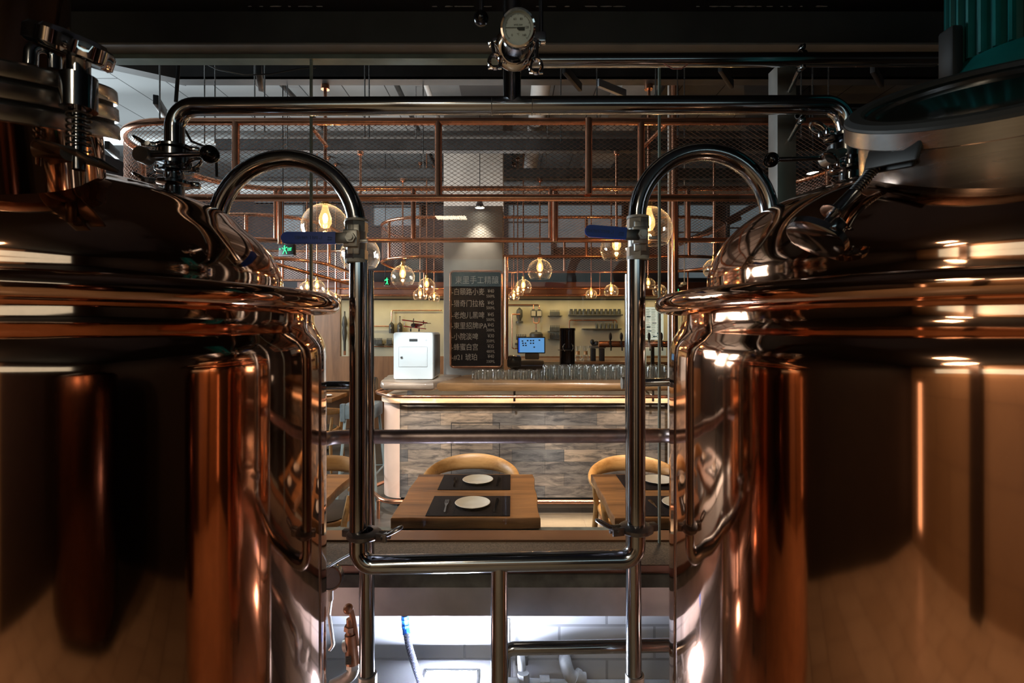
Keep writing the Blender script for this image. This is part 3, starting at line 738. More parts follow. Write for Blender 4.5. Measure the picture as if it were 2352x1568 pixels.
obj('clamp_ring', G().lathe([(.030, -.010), (.040, -.009), (.046, -.004), (.046, .004), (.040, .009), (.030, .010)], cc, adir, 40), chrome, t)
for s in (-1, 1):
    q = cc+V((s*.046, -.004, .012)); obj('lug', G().box(q, (.026, .018, .010), rot=(0, s*.5, 0), bev=.003), chrome, t)
for s, lp in ((-1, P(1137, 141, 1.08)), (1, P(1231, 152, 1.08))):
    g = G().cyl(cc+V((s*.05, -.008, .012)), lp+V((0, 0, .012)), .0045, seg=12)
    g.tube([lp+V((math.cos(a)*.0125, 0, math.sin(a)*.015)) for a in [2*math.pi*k/22 for k in range(22)]], .0042, 8, closed=True)
    g.box(lp+V((0, 0, -.015)), (.03, .006, .004), bev=.001)
    obj('wing_nut', g, chrome, t)
# two levers hanging from above
t = thing('valve_lever', 'black ball lever hanging down left of the dial gauge', 'valve lever', P(1105, -40, 1.15))
obj('rod', G().cyl(P(1106, -60, 1.15), P(1106, 30, 1.15), .0055, seg=14), steel, t)
obj('ball_knob', G().sphere(P(1105, 42, 1.15), .0172, (1, 1, 1), 28), blackp, t)
t = thing('valve_lever', 'plain steel rod hanging to a clamp block right of the dial gauge', 'valve lever', P(1243, -40, 1.15))
obj('rod', G().cyl(P(1243, -60, 1.15), P(1243, 75, 1.15), .0048, seg=14), steel, t)
c = P(1237, 88, 1.15)
obj('clamp_block', G().box(c, (.034, .02, .024), bev=.003).cyl(c+V((-.004, -.016, -.006)), c+V((-.004, -.006, -.006)), .005, seg=12), chrome, t)
# cables near the ceiling
tag(obj('hanging_cable', G().tube([V((P(412, 128, 2.3).x, 2.3, 4.0)), P(412, 128, 2.3), P(408, 180, 2.3), P(404, 235, 2.3)], .008, 8), blackm), 'black cable bundle dropping behind the left end of the manifold', 'cable')
tag(obj('looped_cable', G().tube([P(412, 128, 2.3), P(450, 135, 2.3), P(500, 160, 2.3), P(560, 173, 2.3), P(620, 170, 2.3), P(690, 157, 2.3), P(725, 155, 2.3)], .0028, 8), blackm), 'thin black cable sagging under the ceiling at the left', 'cable')
tag(obj('looped_cable', G().tube([P(420, 290, 1.4), P(440, 325, 1.4), P(480, 340, 1.4), P(497, 370, 1.4), P(498, 405, 1.38)], .0035, 8), blackm), 'black cable curling past the left butterfly valve knob', 'cable')
tag(obj('pink_cable', G().tube([P(1525, 146, 1.6), P(1545, 158, 1.6), P(1565, 158, 1.6), P(1580, 147, 1.6)], .002, 8), mat('pink_cable', (.5, .2, .18), .5)), 'short pink cable sagging below the upper pipe', 'cable')
# ---------------- low wall equipment
fc = P(1032, 1585, 1.98)
fn = V((0, -.10, .99)).normalized(); fu = V((1, 0, 0)); fv = fn.cross(fu)
MF = Matrix.Translation(fc) @ Matrix((fu, fv, fn)).transposed().to_4x4()
t = thing('floodlight', 'lit white floodlight at the foot of the painted block wall', 'floodlight', fc)
def loc_box(g, c, d, bev=0): return g.box(MF @ V(c), d, rot=MF.to_3x3(), bev=bev)
g = G()
loc_box(g, (0, .085, 0), (.235, .018, .035), .005); loc_box(g, (0, -.085, 0), (.235, .018, .035), .005)
loc_box(g, (.108, 0, 0), (.018, .16, .035), .005); loc_box(g, (-.108, 0, 0), (.018, .16, .035), .005)
loc_box(g, (0, 0, -.03), (.21, .15, .03), .008)
obj('housing', g, whp, t)
for x in (-.105, .105):
    for y in (-.083, .083): obj('screw', G().cyl(MF @ V((x, y, .016)), MF @ V((x, y, .02)), .004, seg=10), darkst, t)
obj('lamp_panel', loc_box(G(), (0, 0, .0155), (.19, .145, .004)), flood, t)
t = thing('flexible_conduit', 'ribbed metal conduit with blue tape, feeding the floodlight', 'conduit', P(930, 1416, 2.05))
cp = fillet([P(930, 1410, 2.1), P(932, 1440, 2.1), P(937, 1475, 2.06), P(950, 1520, 2.02), P(968, 1570, 2.0)], .3, 4)
obj('hose', G().tube(cp, .0115, 14), mat('conduit_grey', (.12, .13, .20), .5, .6), t)
# ribs
seg = []; tot = sum((cp[i+1]-cp[i]).length for i in range(len(cp)-1))
def along(s):
    for i in range(len(cp)-1):
        L = (cp[i+1]-cp[i]).length
        if s <= L: return cp[i].lerp(cp[i+1], s/L), (cp[i+1]-cp[i]).normalized()
        s -= L
    return cp[-1], (cp[-1]-cp[-2]).normalized()
pts = []
for k in range(360):
    p, d = along(tot*(.28+.72*k/360)); u, v = perp(d); pts.append(p+(u*math.cos(k*.75)+v*math.sin(k*.75))*.0125)
obj('rib', G().tube(pts, .0024, 5), mat('conduit_rib', (.2, .21, .28), .4, .7), t)
g = G()
for k in range(5):
    p, d = along(tot*(.02+.05*k)); g.cyl(p, p+d*.02, .0155+.002*(k % 2), .017-.002*(k % 2), seg=9)
obj('tape_wrap', g, tape, t, label='ragged blue tape wrap')
tag(obj('white_cable', G().tube(fillet([P(728, 1262, 1.7), P(750, 1304, 1.6), P(780, 1285, 1.55), P(812, 1268, 1.5), P(845, 1254, 1.5)], .02), .0032, 8), cable), 'thin white cable drooping from behind the left vertical pipe', 'cable')
# bronze safety valve
def sv(px, py): return P(px, py, 1.55)
t = thing('safety_valve', 'bronze lever safety valve with small label behind the left pipe', 'valve', sv(805, 1560))
obj('valve_body', G().cyl(sv(812, 1520), sv(806, 1455), .024, .019, seg=24).cyl(sv(806, 1455), sv(803, 1420), .0125, .010, seg=20).cyl(sv(802, 1447), sv(803, 1437), .0165, seg=6), bronze, t)
obj('lever', G().tube([sv(822, 1478), sv(815, 1440), sv(808, 1408), sv(801, 1396)], [.006, .008, .009, .013], 12).sphere(sv(800, 1398), .0155, (1, 1, 1), 16).cyl(sv(818, 1484), sv(826, 1476), .005, seg=10), bronze, t)
obj('side_cap', G().cyl(sv(800, 1480)+V((0, 0, 0)), sv(790, 1482), .022, .018, seg=20), casts, t)
obj('elbow', G().tube(fillet([sv(812, 1518), sv(812, 1545), sv(790, 1562), sv(762, 1575)], .03), .018, 18).cyl(sv(812, 1520), sv(812, 1532), .022, seg=6), casts, t)
lab = obj('rating_label', G().box(sv(806, 1504)+V((0, -.0245, 0)), (.017, .001, .025)), whp, t)
writing('SAFETY\nVALVE\n0.08', ink, M_front(sv(806, 1498)+V((-.0075, -.0252, -.001))), .0052, lab, sx=.7, depth=.0001)
# small pressure gauge by the left kettle
pg = P(757, 1325, 1.62)
t = thing('pressure_gauge', 'dark round pressure gauge half hidden behind the left kettle', 'gauge', pg)
obj('case', G().lathe([(0, -.02), (.04, -.02), (.042, .0), (.042, .008), (.037, .009), (.037, .004), (0, .004)], pg, (0, -1, 0), 40), steel, t)
fa = obj('dial_face', G().lathe([(0, .0045), (.036, .0045), (.036, .003)], pg, (0, -1, 0), 36), mat('dark_dial', (.07, .065, .07), .3), t)
obj('needle', G().box(pg+V((-.004, -.0055, .004)), (.03, .001, .002), rot=(0, -.9, 0)), blackm, fa)
obj('stem', G().cyl(pg+V((.004, 0, -.04)), pg+V((.004, 0, -.075)), .008, seg=6).tube(fillet([pg+V((.004, 0, -.075)), pg+V((-.002, 0, -.12)), pg+V((.012, 0, -.22)), pg+V((0, 0, -.235))], .02), .006, 10), casts, t)
# white painted fittings on the low wall
def wf(px, py, D=2.12): return P(px, py, D)
t = thing('wall_spigot', 'white painted valve spigot below the low branch pipe, left one', 'pipe fitting', wf(1197, 1505))
obj('square_plate', G().box(wf(1198, 1510, 2.17), (.055, .04, .045), bev=.004), mat('dirty_plate', (.2, .19, .18), .7), t)
obj('spout', G().tube(fillet([wf(1197, 1508), wf(1198, 1525, 2.06), wf(1202, 1566, 2.04)], .02), [.017]*1+[.0165]*30 if False else .0165, 16).cyl(wf(1202, 1545, 2.03), wf(1203, 1600, 2.02), .024, .027, seg=8), whp, t)
t = thing('wall_elbow', 'thick white painted pipe elbow below the low branch pipe, right one', 'pipe fitting', wf(1300, 1505))
obj('square_plate', G().box(wf(1298, 1510, 2.17), (.05, .04, .045), bev=.004), MT['dirty_plate'], t)
obj('bend', G().tube(fillet([wf(1297, 1512, 2.15), wf(1300, 1528, 2.06), wf(1310, 1556, 2.05), wf(1345, 1560, 2.05)], .035), .026, 18).cyl(wf(1322, 1552, 2.05), wf(1330, 1556, 2.05), .031, seg=20), whp, t)
tag(obj('white_pipe_run', G().tube([wf(1140, 1566, 2.1), wf(1320, 1572, 2.1), wf(1600, 1572, 2.1)], .019, 16).cyl(wf(1240, 1569, 2.1), wf(1262, 1569, 2.1), .03, seg=8), whp), 'white painted pipe running along the wall at the bottom edge', 'pipe')
tag(obj('wall_conduit', G().tube([P(1169, 1420, 2.17), P(1170, 1570, 2.17)], .006, 10), casts), 'thin ribbed conduit on the white wall behind the central drop leg', 'conduit')

# ================================================================== RESTAURANT: ceiling works
ZB = 3.35
def hbeam(y, x0, x1, label, dlt=0):
    t = thing('ceiling_beam', label, 'ceiling beam', (x0, y, ZB))
    obj('channel', G().bx(x0, x1, y, y+.012, ZB, ZB+.11).bx(x0, x1, y, y+.10, ZB, ZB+.012).bx(x0, x1, y, y+.10, ZB+.10, ZB+.11), beamg, t)
    for k in range(5):
        x = x0+(x1-x0)*(k+.5)/5
        obj('hanger_rod', G().cyl((x, y+.06, ZB+.1), (x, y+.06, 4.0), .006, seg=8), steelb, t)
    return t
hbeam(3.5, -2.35, 3.1, 'nearest channel-steel beam across the ceiling, just beyond the glass')
tag(obj('beam_return', G().prism([(-2.35, 3.5), (-2.35, 3.61), (-2.85, 3.30), (-2.85, 3.19)], ZB, ZB+.11), beamg), 'angled end piece of the nearest ceiling beam, top left', 'ceiling beam')
hbeam(4.90, -2.9, 3.6, 'second channel-steel ceiling beam behind the front mesh panel')
hbeam(5.80, -3.2, 4.0, 'third channel-steel ceiling beam, before the far reflection panels')
hbeam(7.0, -3.6, 4.4, 'farthest channel-steel ceiling beam, just before the far wall')
x = P(1245, 190, 4.4).x
tag(obj('round_duct', G().cyl((x, 2.3, 3.72), (x-.03, 8.0, 3.72), .085, seg=28), ductm), 'pale round duct running back along the ceiling right of centre', 'duct')
tag(obj('ceiling_duct', G().bx(-.50, .0, 2.3, 8.0, 3.9, 3.99), ductd), 'flat dark duct running back along the ceiling near the centre', 'duct')
tag(obj('round_duct', G().cyl((-5.4, 5.12, 3.55), (4.8, 5.12, 3.55), .07, seg=24), ductm), 'grey round duct running crosswise behind the front mesh', 'duct')
tag(obj('round_duct', G().cyl((-5.4, 6.75, 3.5), (4.8, 6.75, 3.5), .09, seg=24), ductm), 'wide grey duct running crosswise farther back', 'duct')
tag(obj('ceiling_duct', G().bx(1.0, 1.35, 2.6, 7.6, 3.80, 3.99), MT['grey_beam_soffit']), 'square grey duct running back along the ceiling at the right', 'duct')
tag(obj('ceiling_duct', G().prism([(1.5, 3.3), (1.9, 3.3), (4.2, 7.6), (3.6, 7.6)], 3.75, 3.95), beamg), 'dark duct angled back to the right under the ceiling', 'duct')
for i, (px, y0, y1) in enumerate(((560, 2.4, 6), (870, 2.4, 7.5), (950, 2.4, 6), (1560, 2.6, 6.2))):
    x = P(px, 190, 4.0).x
    tag(obj('conduit_run', G().cyl((x, y0, 3.86-.03*i), (x+.02, y1, 3.86-.03*i), .025, seg=12), darkst if i != 2 else ductm), ('dark conduit under the left ceiling boards', 'conduit left of the flat dark duct', 'pale conduit beside the flat dark duct', 'dark conduit under the right ceiling')[i], 'conduit')
# hanging threaded rods and brackets
for i, (px, pt, D) in enumerate(((367, 232, 3.0), (470, 200, 3.4), (494, 200, 3.4), (585, 135, 3.2), (608, 135, 3.2), (660, 180, 3.6), (838, 190, 3.3), (848, 190, 3.3), (972, 290, 3.6), (1288, 190, 3.4), (1371, 158, 3.1), (1506, 155, 3.1), (1556, 190, 3.3), (1572, 190, 3.3), (1840, 186, 3.3), (1866, 186, 3.3), (1903, 186, 3.3))):
    a = P(px, pt, D); lo = 2.86
    tag(obj('threaded_rod', G().cyl((a.x, D, lo), (a.x, D, 4.0), .0045, seg=6), steelb), 'thin threaded rod holding the front mesh frame from the ceiling', 'hanger rod', 'threaded rods above the front mesh')
for i, (px, py, D, lb) in enumerate(((597, 180, 2.9, 'short dark bracket angled under the nearest beam, left'), (368, 245, 3.2, 'small dark bracket over the left end of the mesh ring'), (258, 345, 3.6, 'dark bracket on the far left under the ceiling'))):
    c = P(px, py, D); tag(obj('ceiling_bracket', G().box(c, (.03, .22, .06), rot=(0, 0, .4), bev=.004), darkst), lb, 'bracket')
for i, (px, py, D, lb) in enumerate(((1315, 180, 3.0, 'pale steel strut right of the dial gauge'), (1668, 175, 3.0, 'pale steel strut between gauge and square post'), (2015, 175, 3.0, 'pale steel strut beside the motor'), (1405, 203, 3.3, 'perforated pale strut below the nearest beam'))):
    c = P(px, py, D); tag(obj('ceiling_strut', G().box(c, (.025, .26, .05), rot=(.0, .0, -.5-.15*i), bev=.003), MT['dark_duct'] if i != 3 else galv), lb, 'strut')
# ---------------- copper mesh frames
def rrect(x0, x1, y0, y1, r, z, n=10):
    pts = []
    for cx_, cy_, a0 in ((x1-r, y0+r, -90), (x1-r, y1-r, 0), (x0+r, y1-r, 90), (x0+r, y0+r, 180)):
        for k in range(n+1):
            a = math.radians(a0+90*k/n); pts.append(V((cx_+math.cos(a)*r, cy_+math.sin(a)*r, z)))
    return pts
wire = mat('mesh_wire', (.72, .48, .40), .5, .4, .1, 10)
def mesh_frame(loop, z0, z1, pr, pitch, wr, label, nposts=8, slope=.62, posts=None):
    lp0 = [V((p.x, p.y, z0)) for p in loop]; n = len(loop)
    cum = [0]
    for i in range(n): cum.append(cum[-1]+(loop[(i+1) % n]-loop[i]).length)
    Lt = cum[-1]
    def at(s):
        s %= Lt
        import bisect
        i = min(n-1, bisect.bisect_right(cum, s)-1); a = loop[i]; b = loop[(i+1) % n]; L = cum[i+1]-cum[i]
        return a.lerp(b, (s-cum[i])/L if L > 0 else 0)
    t = thing('mesh_frame', label, 'copper mesh frame', (loop[0].x, loop[0].y, z0))
    for z, nm in ((z1, 'top_rail'), (z0, 'bottom_rail')):
        obj(nm, G().tube([V((p.x, p.y, z)) for p in loop], pr, 12, closed=True), cop, t)
    for k in range(nposts):
        p = at(posts[k] if posts else Lt*k/nposts)
        obj('post', G().cyl((p.x, p.y, z0), (p.x, p.y, z1), pr, seg=12), cop, t)
    g = G(); h = z1-z0; run = h/slope; N = int(Lt/pitch); st = 8
    for d in (1, -1):
        for k in range(N):
            s0 = k*Lt/N; pts = []
            for j in range(st+1):
                p = at(s0+d*run*j/st); pts.append((p.x, p.y, z0+h*j/st))
            vs = []
            for j, p in enumerate(pts):
                vs.append([g.b.verts.new((p[0]+ox, p[1]+oy, p[2]+oz)) for ox, oy, oz in ((wr, 0, -wr), (0, wr, 0), (0, -wr, wr))] if False else [g.b.verts.new((p[0]+ox, p[1]+oy, p[2]+oz)) for ox, oy, oz in ((0, -wr, -wr), (0, wr, 0), (0, -wr, wr))])
            for j in range(st):
                for q in range(3): g.b.faces.new((vs[j][q], vs[j][(q+1) % 3], vs[j+1][(q+1) % 3], vs[j+1][q]))
    me = bpy.data.meshes.new('mesh_screen'); g.b.to_mesh(me); g.b.free(); me.transform(Matrix.Translation(-t.location)); me.materials.append(wire)
    o = bpy.data.objects.new('mesh_screen', me); COL.objects.link(o); o.parent = t
    return t
ZT, ZL = 2.85, 2.39
mesh_frame(rrect(-2.60, 2.5, 3.02, 4.46, .5, 0), ZL, ZT, .022, .040, .0014, 'big rounded copper mesh frame hanging just beyond the glass', 10)
mesh_frame(rrect(-1.60, 2.6, 5.6, 7.1, .62, 0), 2.41, 2.85, .018, .05, .0013, 'copper mesh frame with rounded left end above the chalkboard column', 9)
mesh_frame(rrect(-3.9, -2.0, 4.9, 7.2, .6, 0), 2.30, 2.72, .018, .05, .0013, 'copper mesh frame over the tables at the far left', 8)
def rail(pts, r, label): 
    return tag(obj('copper_rail', G().tube(fillet(pts, .08), r, 12), cop), label, 'copper rail')
rail([(-2.9, 7.40, 2.45), (3.6, 7.40, 2.45)], .016, 'upper copper rail over the brown bar soffit')
rail([(-3.2, 7.42, 2.20), (3.6, 7.42, 2.20)], .014, 'middle copper rail along the brown bar soffit')
rail([(-3.2, 7.42, 2.10), (3.6, 7.42, 2.10)], .014, 'lowest copper rail along the soffit above the lit wall')
rail([P(630, 605, 5.0), P(815, 655, 6.3)], .02, 'copper rail slanting down behind the left valve')
rail([P(1480, 335, 3.6), P(1530, 285, 3.3)], .014, 'short slanted copper brace near the right arch')
rail([P(750, 335, 3.6), P(718, 295, 3.3)], .014, 'short slanted copper brace near the left arch')
g = rail([P(1352, 272, 2.98), P(1352, 446, 2.98)], .021, 'thick copper upright on the front mesh, right of centre')
rail([P(645, 440, 4.40), P(645, 560, 4.40)], .026, 'thick copper upright beside the green exit sign')
rail([P(1275, 440, 4.40), P(1275, 555, 4.40)], .026, 'thick copper upright on the rear of the front frame')
rail([(P(1549, 0, 4.1).x, 4.1, 4.0), (P(1549, 0, 4.1).x, 4.1, 0)], .028, 'tall copper pole just left of the right kettle rim')
rail([P(1163, 590, 5.25), P(1163, 825, 5.25)], .022, 'copper pipe running down the right edge of the column')
tag(obj('steel_pole', G().cyl((P(1537, 0, 4.2).x, 4.2, 0), (P(1537, 0, 4.2).x, 4.2, 4.0), .013, seg=12), mat('white_pole', (.7, .66, .62), .3, .3)), 'thin pale pole beside the tall copper pole', 'pole')
for i in range(5):
    x = -2.6+i*1.3
    tag(obj('copper_dropper', G().cyl((x, 7.40, 2.10), (x, 7.40, 2.45), .012, seg=10), cop), 'short copper upright between the soffit rails', 'copper rail', 'uprights between the soffit rails')
# diagonal roof braces at the far right
for i, (a, b, lb) in enumerate((((1600, 545), (1790, 440), 'dark diagonal brace across the far right reflection panel, upper'), ((1560, 560), (1700, 500), 'dark diagonal brace across the far right reflection panel, lower'))):
    tag(obj('roof_brace', G().cyl(P(*a, 7.8), P(*b, 7.8), .04, seg=8), mat('dark_red_steel%d' % i, (.06, .03, .025), .5)), lb, 'brace')
# ---------------- pendants
def pendant(px, py, dia, D, zt, label, glow=20.0):
    c = P(px, py, D); r = dia/2/F*D
    t = thing('globe_pendant', label, 'pendant lamp', (c.x, D, zt))
    prof = []
    for k in range(25):
        a = math.radians(14+(128-14)*k/24); prof.append((r*math.sin(a), r*math.cos(a)))
    obj('glass_globe', G().lathe(prof, c, seg=40), globe_g, t)
    obj('globe_lip', G().tube([c+V((math.cos(a)*r*math.sin(math.radians(128)), math.sin(a)*r*math.sin(math.radians(128)), r*math.cos(math.radians(128)))) for a in [2*math.pi*k/36 for k in range(36)]], r*.018, 6, closed=True), globe_g, t)
    obj('cap', G().lathe([(0, r*.92), (r*.24, r*.92), (r*.24, r*1.02), (r*.16, r*1.05), (r*.16, r*1.28), (r*.2, r*1.3), (r*.1, r*1.4), (0, r*1.4)], c, seg=20), brass, t)
    obj('hanging_rod', G().cyl(c+V((0, 0, r*1.3)), V((c.x, D, zt)), .012 if D < 5 else .009, seg=10).cyl((c.x, D, zt-.03), (c.x, D, zt), .03, seg=14), cop, t)
    bc = c+V((0, 0, r*.30))
    b = obj('bulb', G().lathe([(0, -r*.38), (r*.17, -r*.33), (r*.27, -r*.14), (r*.27, r*.1), (r*.15, r*.45), (r*.12, r*.62), (0, r*.62)], bc, seg=20), bulbg, t)
    obj('filament', G().sphere(bc+V((0, 0, r*.08)), r*.11, (1, 1, 2.0), 12), bulbm, b)
    l = light('POINT', 'bulb_light', bc, glow*(r/.15)**1.2, (1, .58, .28), r*.12)
    l.parent = t; l.location = bc-t.location
    return t
PD = [(747, 521, 105, 3.6, ZB, 'large globe pendant behind the left ball valve lever'),
      (828, 585, 88, 4.95, ZB, 'globe pendant half hidden by the left vertical pipe'),
      (1490, 527, 105, 3.6, ZB, 'large globe pendant just right of the right ball valve'),
      (1416, 572, 74, 4.95, ZB, 'globe pendant below the right blue lever'),
      (925, 636, 54, 5.86, ZB, 'globe pendant beside the small green sign, left of the chalkboard'),
      (980, 658, 40, 6.5, 3.99, 'smaller globe pendant just left of the chalkboard'),
      (965, 678, 32, 7.2, 3.99, 'small low globe pendant at lower left of a pair near the chalkboard'),
      (997, 684, 26, 7.3, 3.99, 'smallest globe pendant touching the left edge of the chalkboard column'),
      (728, 661, 36, 6.05, 3.99, 'globe pendant above the left kettle rim, brightest of the cluster'),
      (705, 663, 34, 6.62, 3.99, 'globe pendant leftmost in the cluster over the left kettle rim'),
      (754, 680, 27, 6.96, 3.99, 'small globe pendant third from left over the left kettle rim'),
      (771, 686, 24, 7.25, 3.99, 'small globe pendant rightmost in the cluster over the left kettle rim'),
      (1240, 622, 56, 5.86, ZB, 'globe pendant highest to the right of the chalkboard column'),
      (1202, 660, 38, 6.5, 3.99, 'globe pendant second highest right of the chalkboard column'),
      (1189, 670, 28, 7.0, 3.99, 'globe pendant tucked behind two others right of the column'),
      (1180, 682, 26, 7.25, 3.99, 'lowest globe pendant hard against the right of the column'),
      (1358, 677, 26, 7.1, 3.99, 'small globe pendant above the jar shelf'),
      (1404, 669, 33, 6.95, 3.99, 'small globe pendant just left of the right vertical pipe'),
      (1489, 654, 32, 6.3, 3.99, 'globe pendant just right of the right vertical pipe'),
      (1515, 669, 32, 6.5, 3.99, 'globe pendant above the tip of the right kettle rim'),
      (1640, 618, 48, 4.9, ZB, 'globe pendant peeping out behind the right kettle dome')]
for p in PD: pendant(*p)
# downlights and cone lamps
for px, py, D, rr, lb in ((1102, 478, 5.2, .05, 'small cone downlight in front of the column top'), (1868, 398, 4.6, .055, 'shaded downlight at right behind the square post')):
    c = P(px, py, D)
    t = thing('cone_downlight', lb, 'downlight', c)
    obj('shade', G().lathe([(rr, 0), (rr*.5, rr*1.5), (rr*.2, rr*1.9), (0, rr*1.9)], c, seg=24), blackm, t)
    obj('lens', G().lathe([(0, .002), (rr*.95, .004), (rr*.95, .008)], c, seg=24), lensm, t)
    obj('cord', G().cyl(c+V((0, 0, rr*1.8)), (c.x, D, 4.0), .005, seg=6), blackm, t)
    light('SPOT', 'downlight_beam', c-V((0, 0, .01)), 25, NEUT, .04, c-V((0, 0, 1)), spot=1.3)
# exit signs
def exit_sign(px, py, D, wd, ht, label, rz, txt=True):
    c = P(px, py, D); t = thing('exit_sign', label, 'exit sign', c)
    R = Matrix.Rotation(rz, 4, 'Z'); M = Matrix.Translation(c) @ R
    obj('case', G().box(c, (wd, .03, ht), rot=R.to_3x3(), bev=.004), blackm, t)
    obj('bottom_edge', G().box(M @ V((0, 0, -ht*.53)), (wd, .034, ht*.06), rot=R.to_3x3()), galv, t)
    g = G()
    def bar(x, z, l, th, ang): g.box(M @ V((x*wd, -.0165, z*ht)), (l*ht, .002, th*ht), rot=(R @ Matrix.Rotation(ang, 4, 'Y')).to_3x3())
    g.sphere(M @ V((-.08*wd, -.0165, .36*ht)), .07*ht, (1, .2, 1), 10)
    bar(-.08, .1, .42, .13, 1.35); bar(-.2, .14, .24, .07, .7); bar(.03, .2, .2, .07, -.5); bar(-.16, -.22, .36, .08, -1.1); bar(.02, -.22, .36, .08, 1.15)
    bar(-.38, .1, .16, .07, 0); bar(-.42, .1, .12, .07, .8); bar(-.42, .1, .12, .07, -.8)
    obj('running_figure', g, green, t)
    if txt: writing('EXIT', green, M @ Matrix.Translation((wd*.10, -.0165, -.12*ht)) @ Matrix.Rotation(math.pi/2, 4, 'X'), ht*.42, t, sx=.6, depth=.001)
    hp = M @ V((-wd*.3, 0, ht*.5)); obj('hanger', G().cyl(hp, (hp.x, hp.y, 4.0), .005, seg=6), blackm, t)
    return t
exit_sign(660, 574, 4.2, .16, .09, 'green exit sign beside the tip of the left blue lever', -.35)
exit_sign(889, 646, 6.6, .075, .11, 'small green exit sign left of the chalkboard pendants', .5, False)
exit_sign(1557, 667, 6.6, .05, .05, 'tiny green exit sign beyond the right copper pole', 0, False)
tag(obj('security_camera', G().box(P(1570, 651, 6.4), (.05, .09, .035), bev=.006).cyl(P(1566, 655, 6.3), P(1562, 656, 6.2), .016, seg=12).cyl(P(1572, 650, 6.4), (P(1572, 650, 6.4).x, 6.4, 4.0), .006, seg=6), wht), 'little white security camera beside the tiny exit sign', 'camera')

# ================================================================== BAR
DF = 4.42; BX0 = P(918, 1000, DF).x
t = thing('bar_counter', 'long bar clad in mixed reclaimed boards with pale copper end', 'bar counter', (0, DF, 0))
obj('board_cladding', G().bx(BX0, 3.2, DF, DF+.04, .112, .95), bar_m, t)
# rounded copper end
g = G(); R0 = .19; cx0, cy0 = BX0+.01, DF+R0
pl = [(BX0+.01, DF-.004)]+[(cx0-math.sin(a)*R0, cy0-math.cos(a)*R0) for a in [math.pi/2*k/14 for k in range(15)]]+[(cx0-R0, 5.2), (cx0-R0+.03, 5.2)]+[(cx0-math.sin(a)*(R0-.03), cy0-math.cos(a)*(R0-.03)) for a in [math.pi/2*k/14 for k in range(14, -1, -1)]]+[(BX0+.01, DF+.03)]
obj('copper_end_panel', g.prism(pl, .105, .95), copl, t, label='pale rounded copper end panel')
obj('toe_kick', G().prism([(BX0, DF+.09)]+[(cx0-math.sin(a)*.10, DF+.19-math.cos(a)*.10) for a in [math.pi/2*k/8 for k in range(9)]]+[(cx0-.1, 5.1), (3.2, 5.1), (3.2, DF+.09)], 0.0, .112), mat('dark_teal_kick', (.015, .022, .025), .3, .4), t)
obj('step', G().bx(-.75, 3.2, DF-.06, DF+.09, 0, .045), mat('dark_step', (.02, .015, .012), .5), t)
pcap = mat('peach_shelf', (.75, .55, .40), .5)
g = G().prism([(BX0+.01, DF-.03)]+[(cx0-math.sin(a)*(R0+.02), cy0-math.cos(a)*(R0+.04)) for a in [math.pi/2*k/14 for k in range(15)]]+[(cx0-R0, 5.2), (3.2, 5.2), (3.2, DF-.03)], .95, .985)
obj('lit_shelf', g, pcap, t)
obj('neck_panel', G().prism([(BX0+.16-math.sin(a)*.14, DF+.24-math.cos(a)*.14) for a in [math.pi/2*k/8 for k in range(9)]]+[(BX0+.02, 5.1), (3.2, 5.1), (3.2, DF+.10)], .985, 1.075), mat('grey_neck', (.07, .075, .075), .5), t)
# access hatch outline
a = P(1036, 970, DF); b = P(1148, 1130, DF)
g = G()
for bb in ((a.x, a.x+.006, b.z, a.z), (b.x-.006, b.x, b.z, a.z), (a.x, b.x, a.z-.006, a.z)): g.bx(bb[0], bb[1], DF-.0015, DF+.002, bb[2], bb[3])
obj('hatch_outline', g, blackm, t)
# counter slabs
def slab(poly, z0, z1, m, label, wob=.008):
    n = len(poly); out = []
    for i in range(n):
        p, q = poly[i], poly[(i+1) % n]; L = math.dist(p, q); k = max(1, int(L/.08))
        for j in range(k):
            u = j/k; out.append((p[0]+(q[0]-p[0])*u+random.uniform(-wob, wob), p[1]+(q[1]-p[1])*u+random.uniform(-wob, wob)))
    g = G(); ctr = (sum(p[0] for p in out)/len(out), sum(p[1] for p in out)/len(out))
    def off(d): return [(p[0]+(ctr[0]-p[0])/max(.001, math.dist(p, ctr))*d, p[1]+(ctr[1]-p[1])/max(.001, math.dist(p, ctr))*d) for p in out]
    rings = [[V((x, y, z0)) for x, y in off(.03)], [V((x, y, z0+.015)) for x, y in off(.008)], [V((x, y, (z0+z1)/2)) for x, y in off(0)], [V((x, y, z1-.008)) for x, y in off(.006)], [V((x, y, z1)) for x, y in off(.014)]]
    g.ring_loft(rings)
    return tag(obj('counter_slab', g, m, sharp=.9), label, 'counter top')
xL = P(858, 880, 4.25).x; xM = P(1000, 880, 4.22).x
slab([(xL+.08, 4.24), (xM-.01, 4.22), (xM+.16, 4.95), (-1.0, 5.15), (-1.22, 4.95), (xL, 4.45)], 1.076, 1.145, slab_g, 'greyish live-edge slab at the left end of the bar under the white cabinet')
slab([(xM+.01, 4.215), (3.2, 4.20), (3.2, 4.98), (xM+.17, 4.98)], 1.076, 1.143, slab_w, 'long brown live-edge counter slab carrying the glasses', .004)
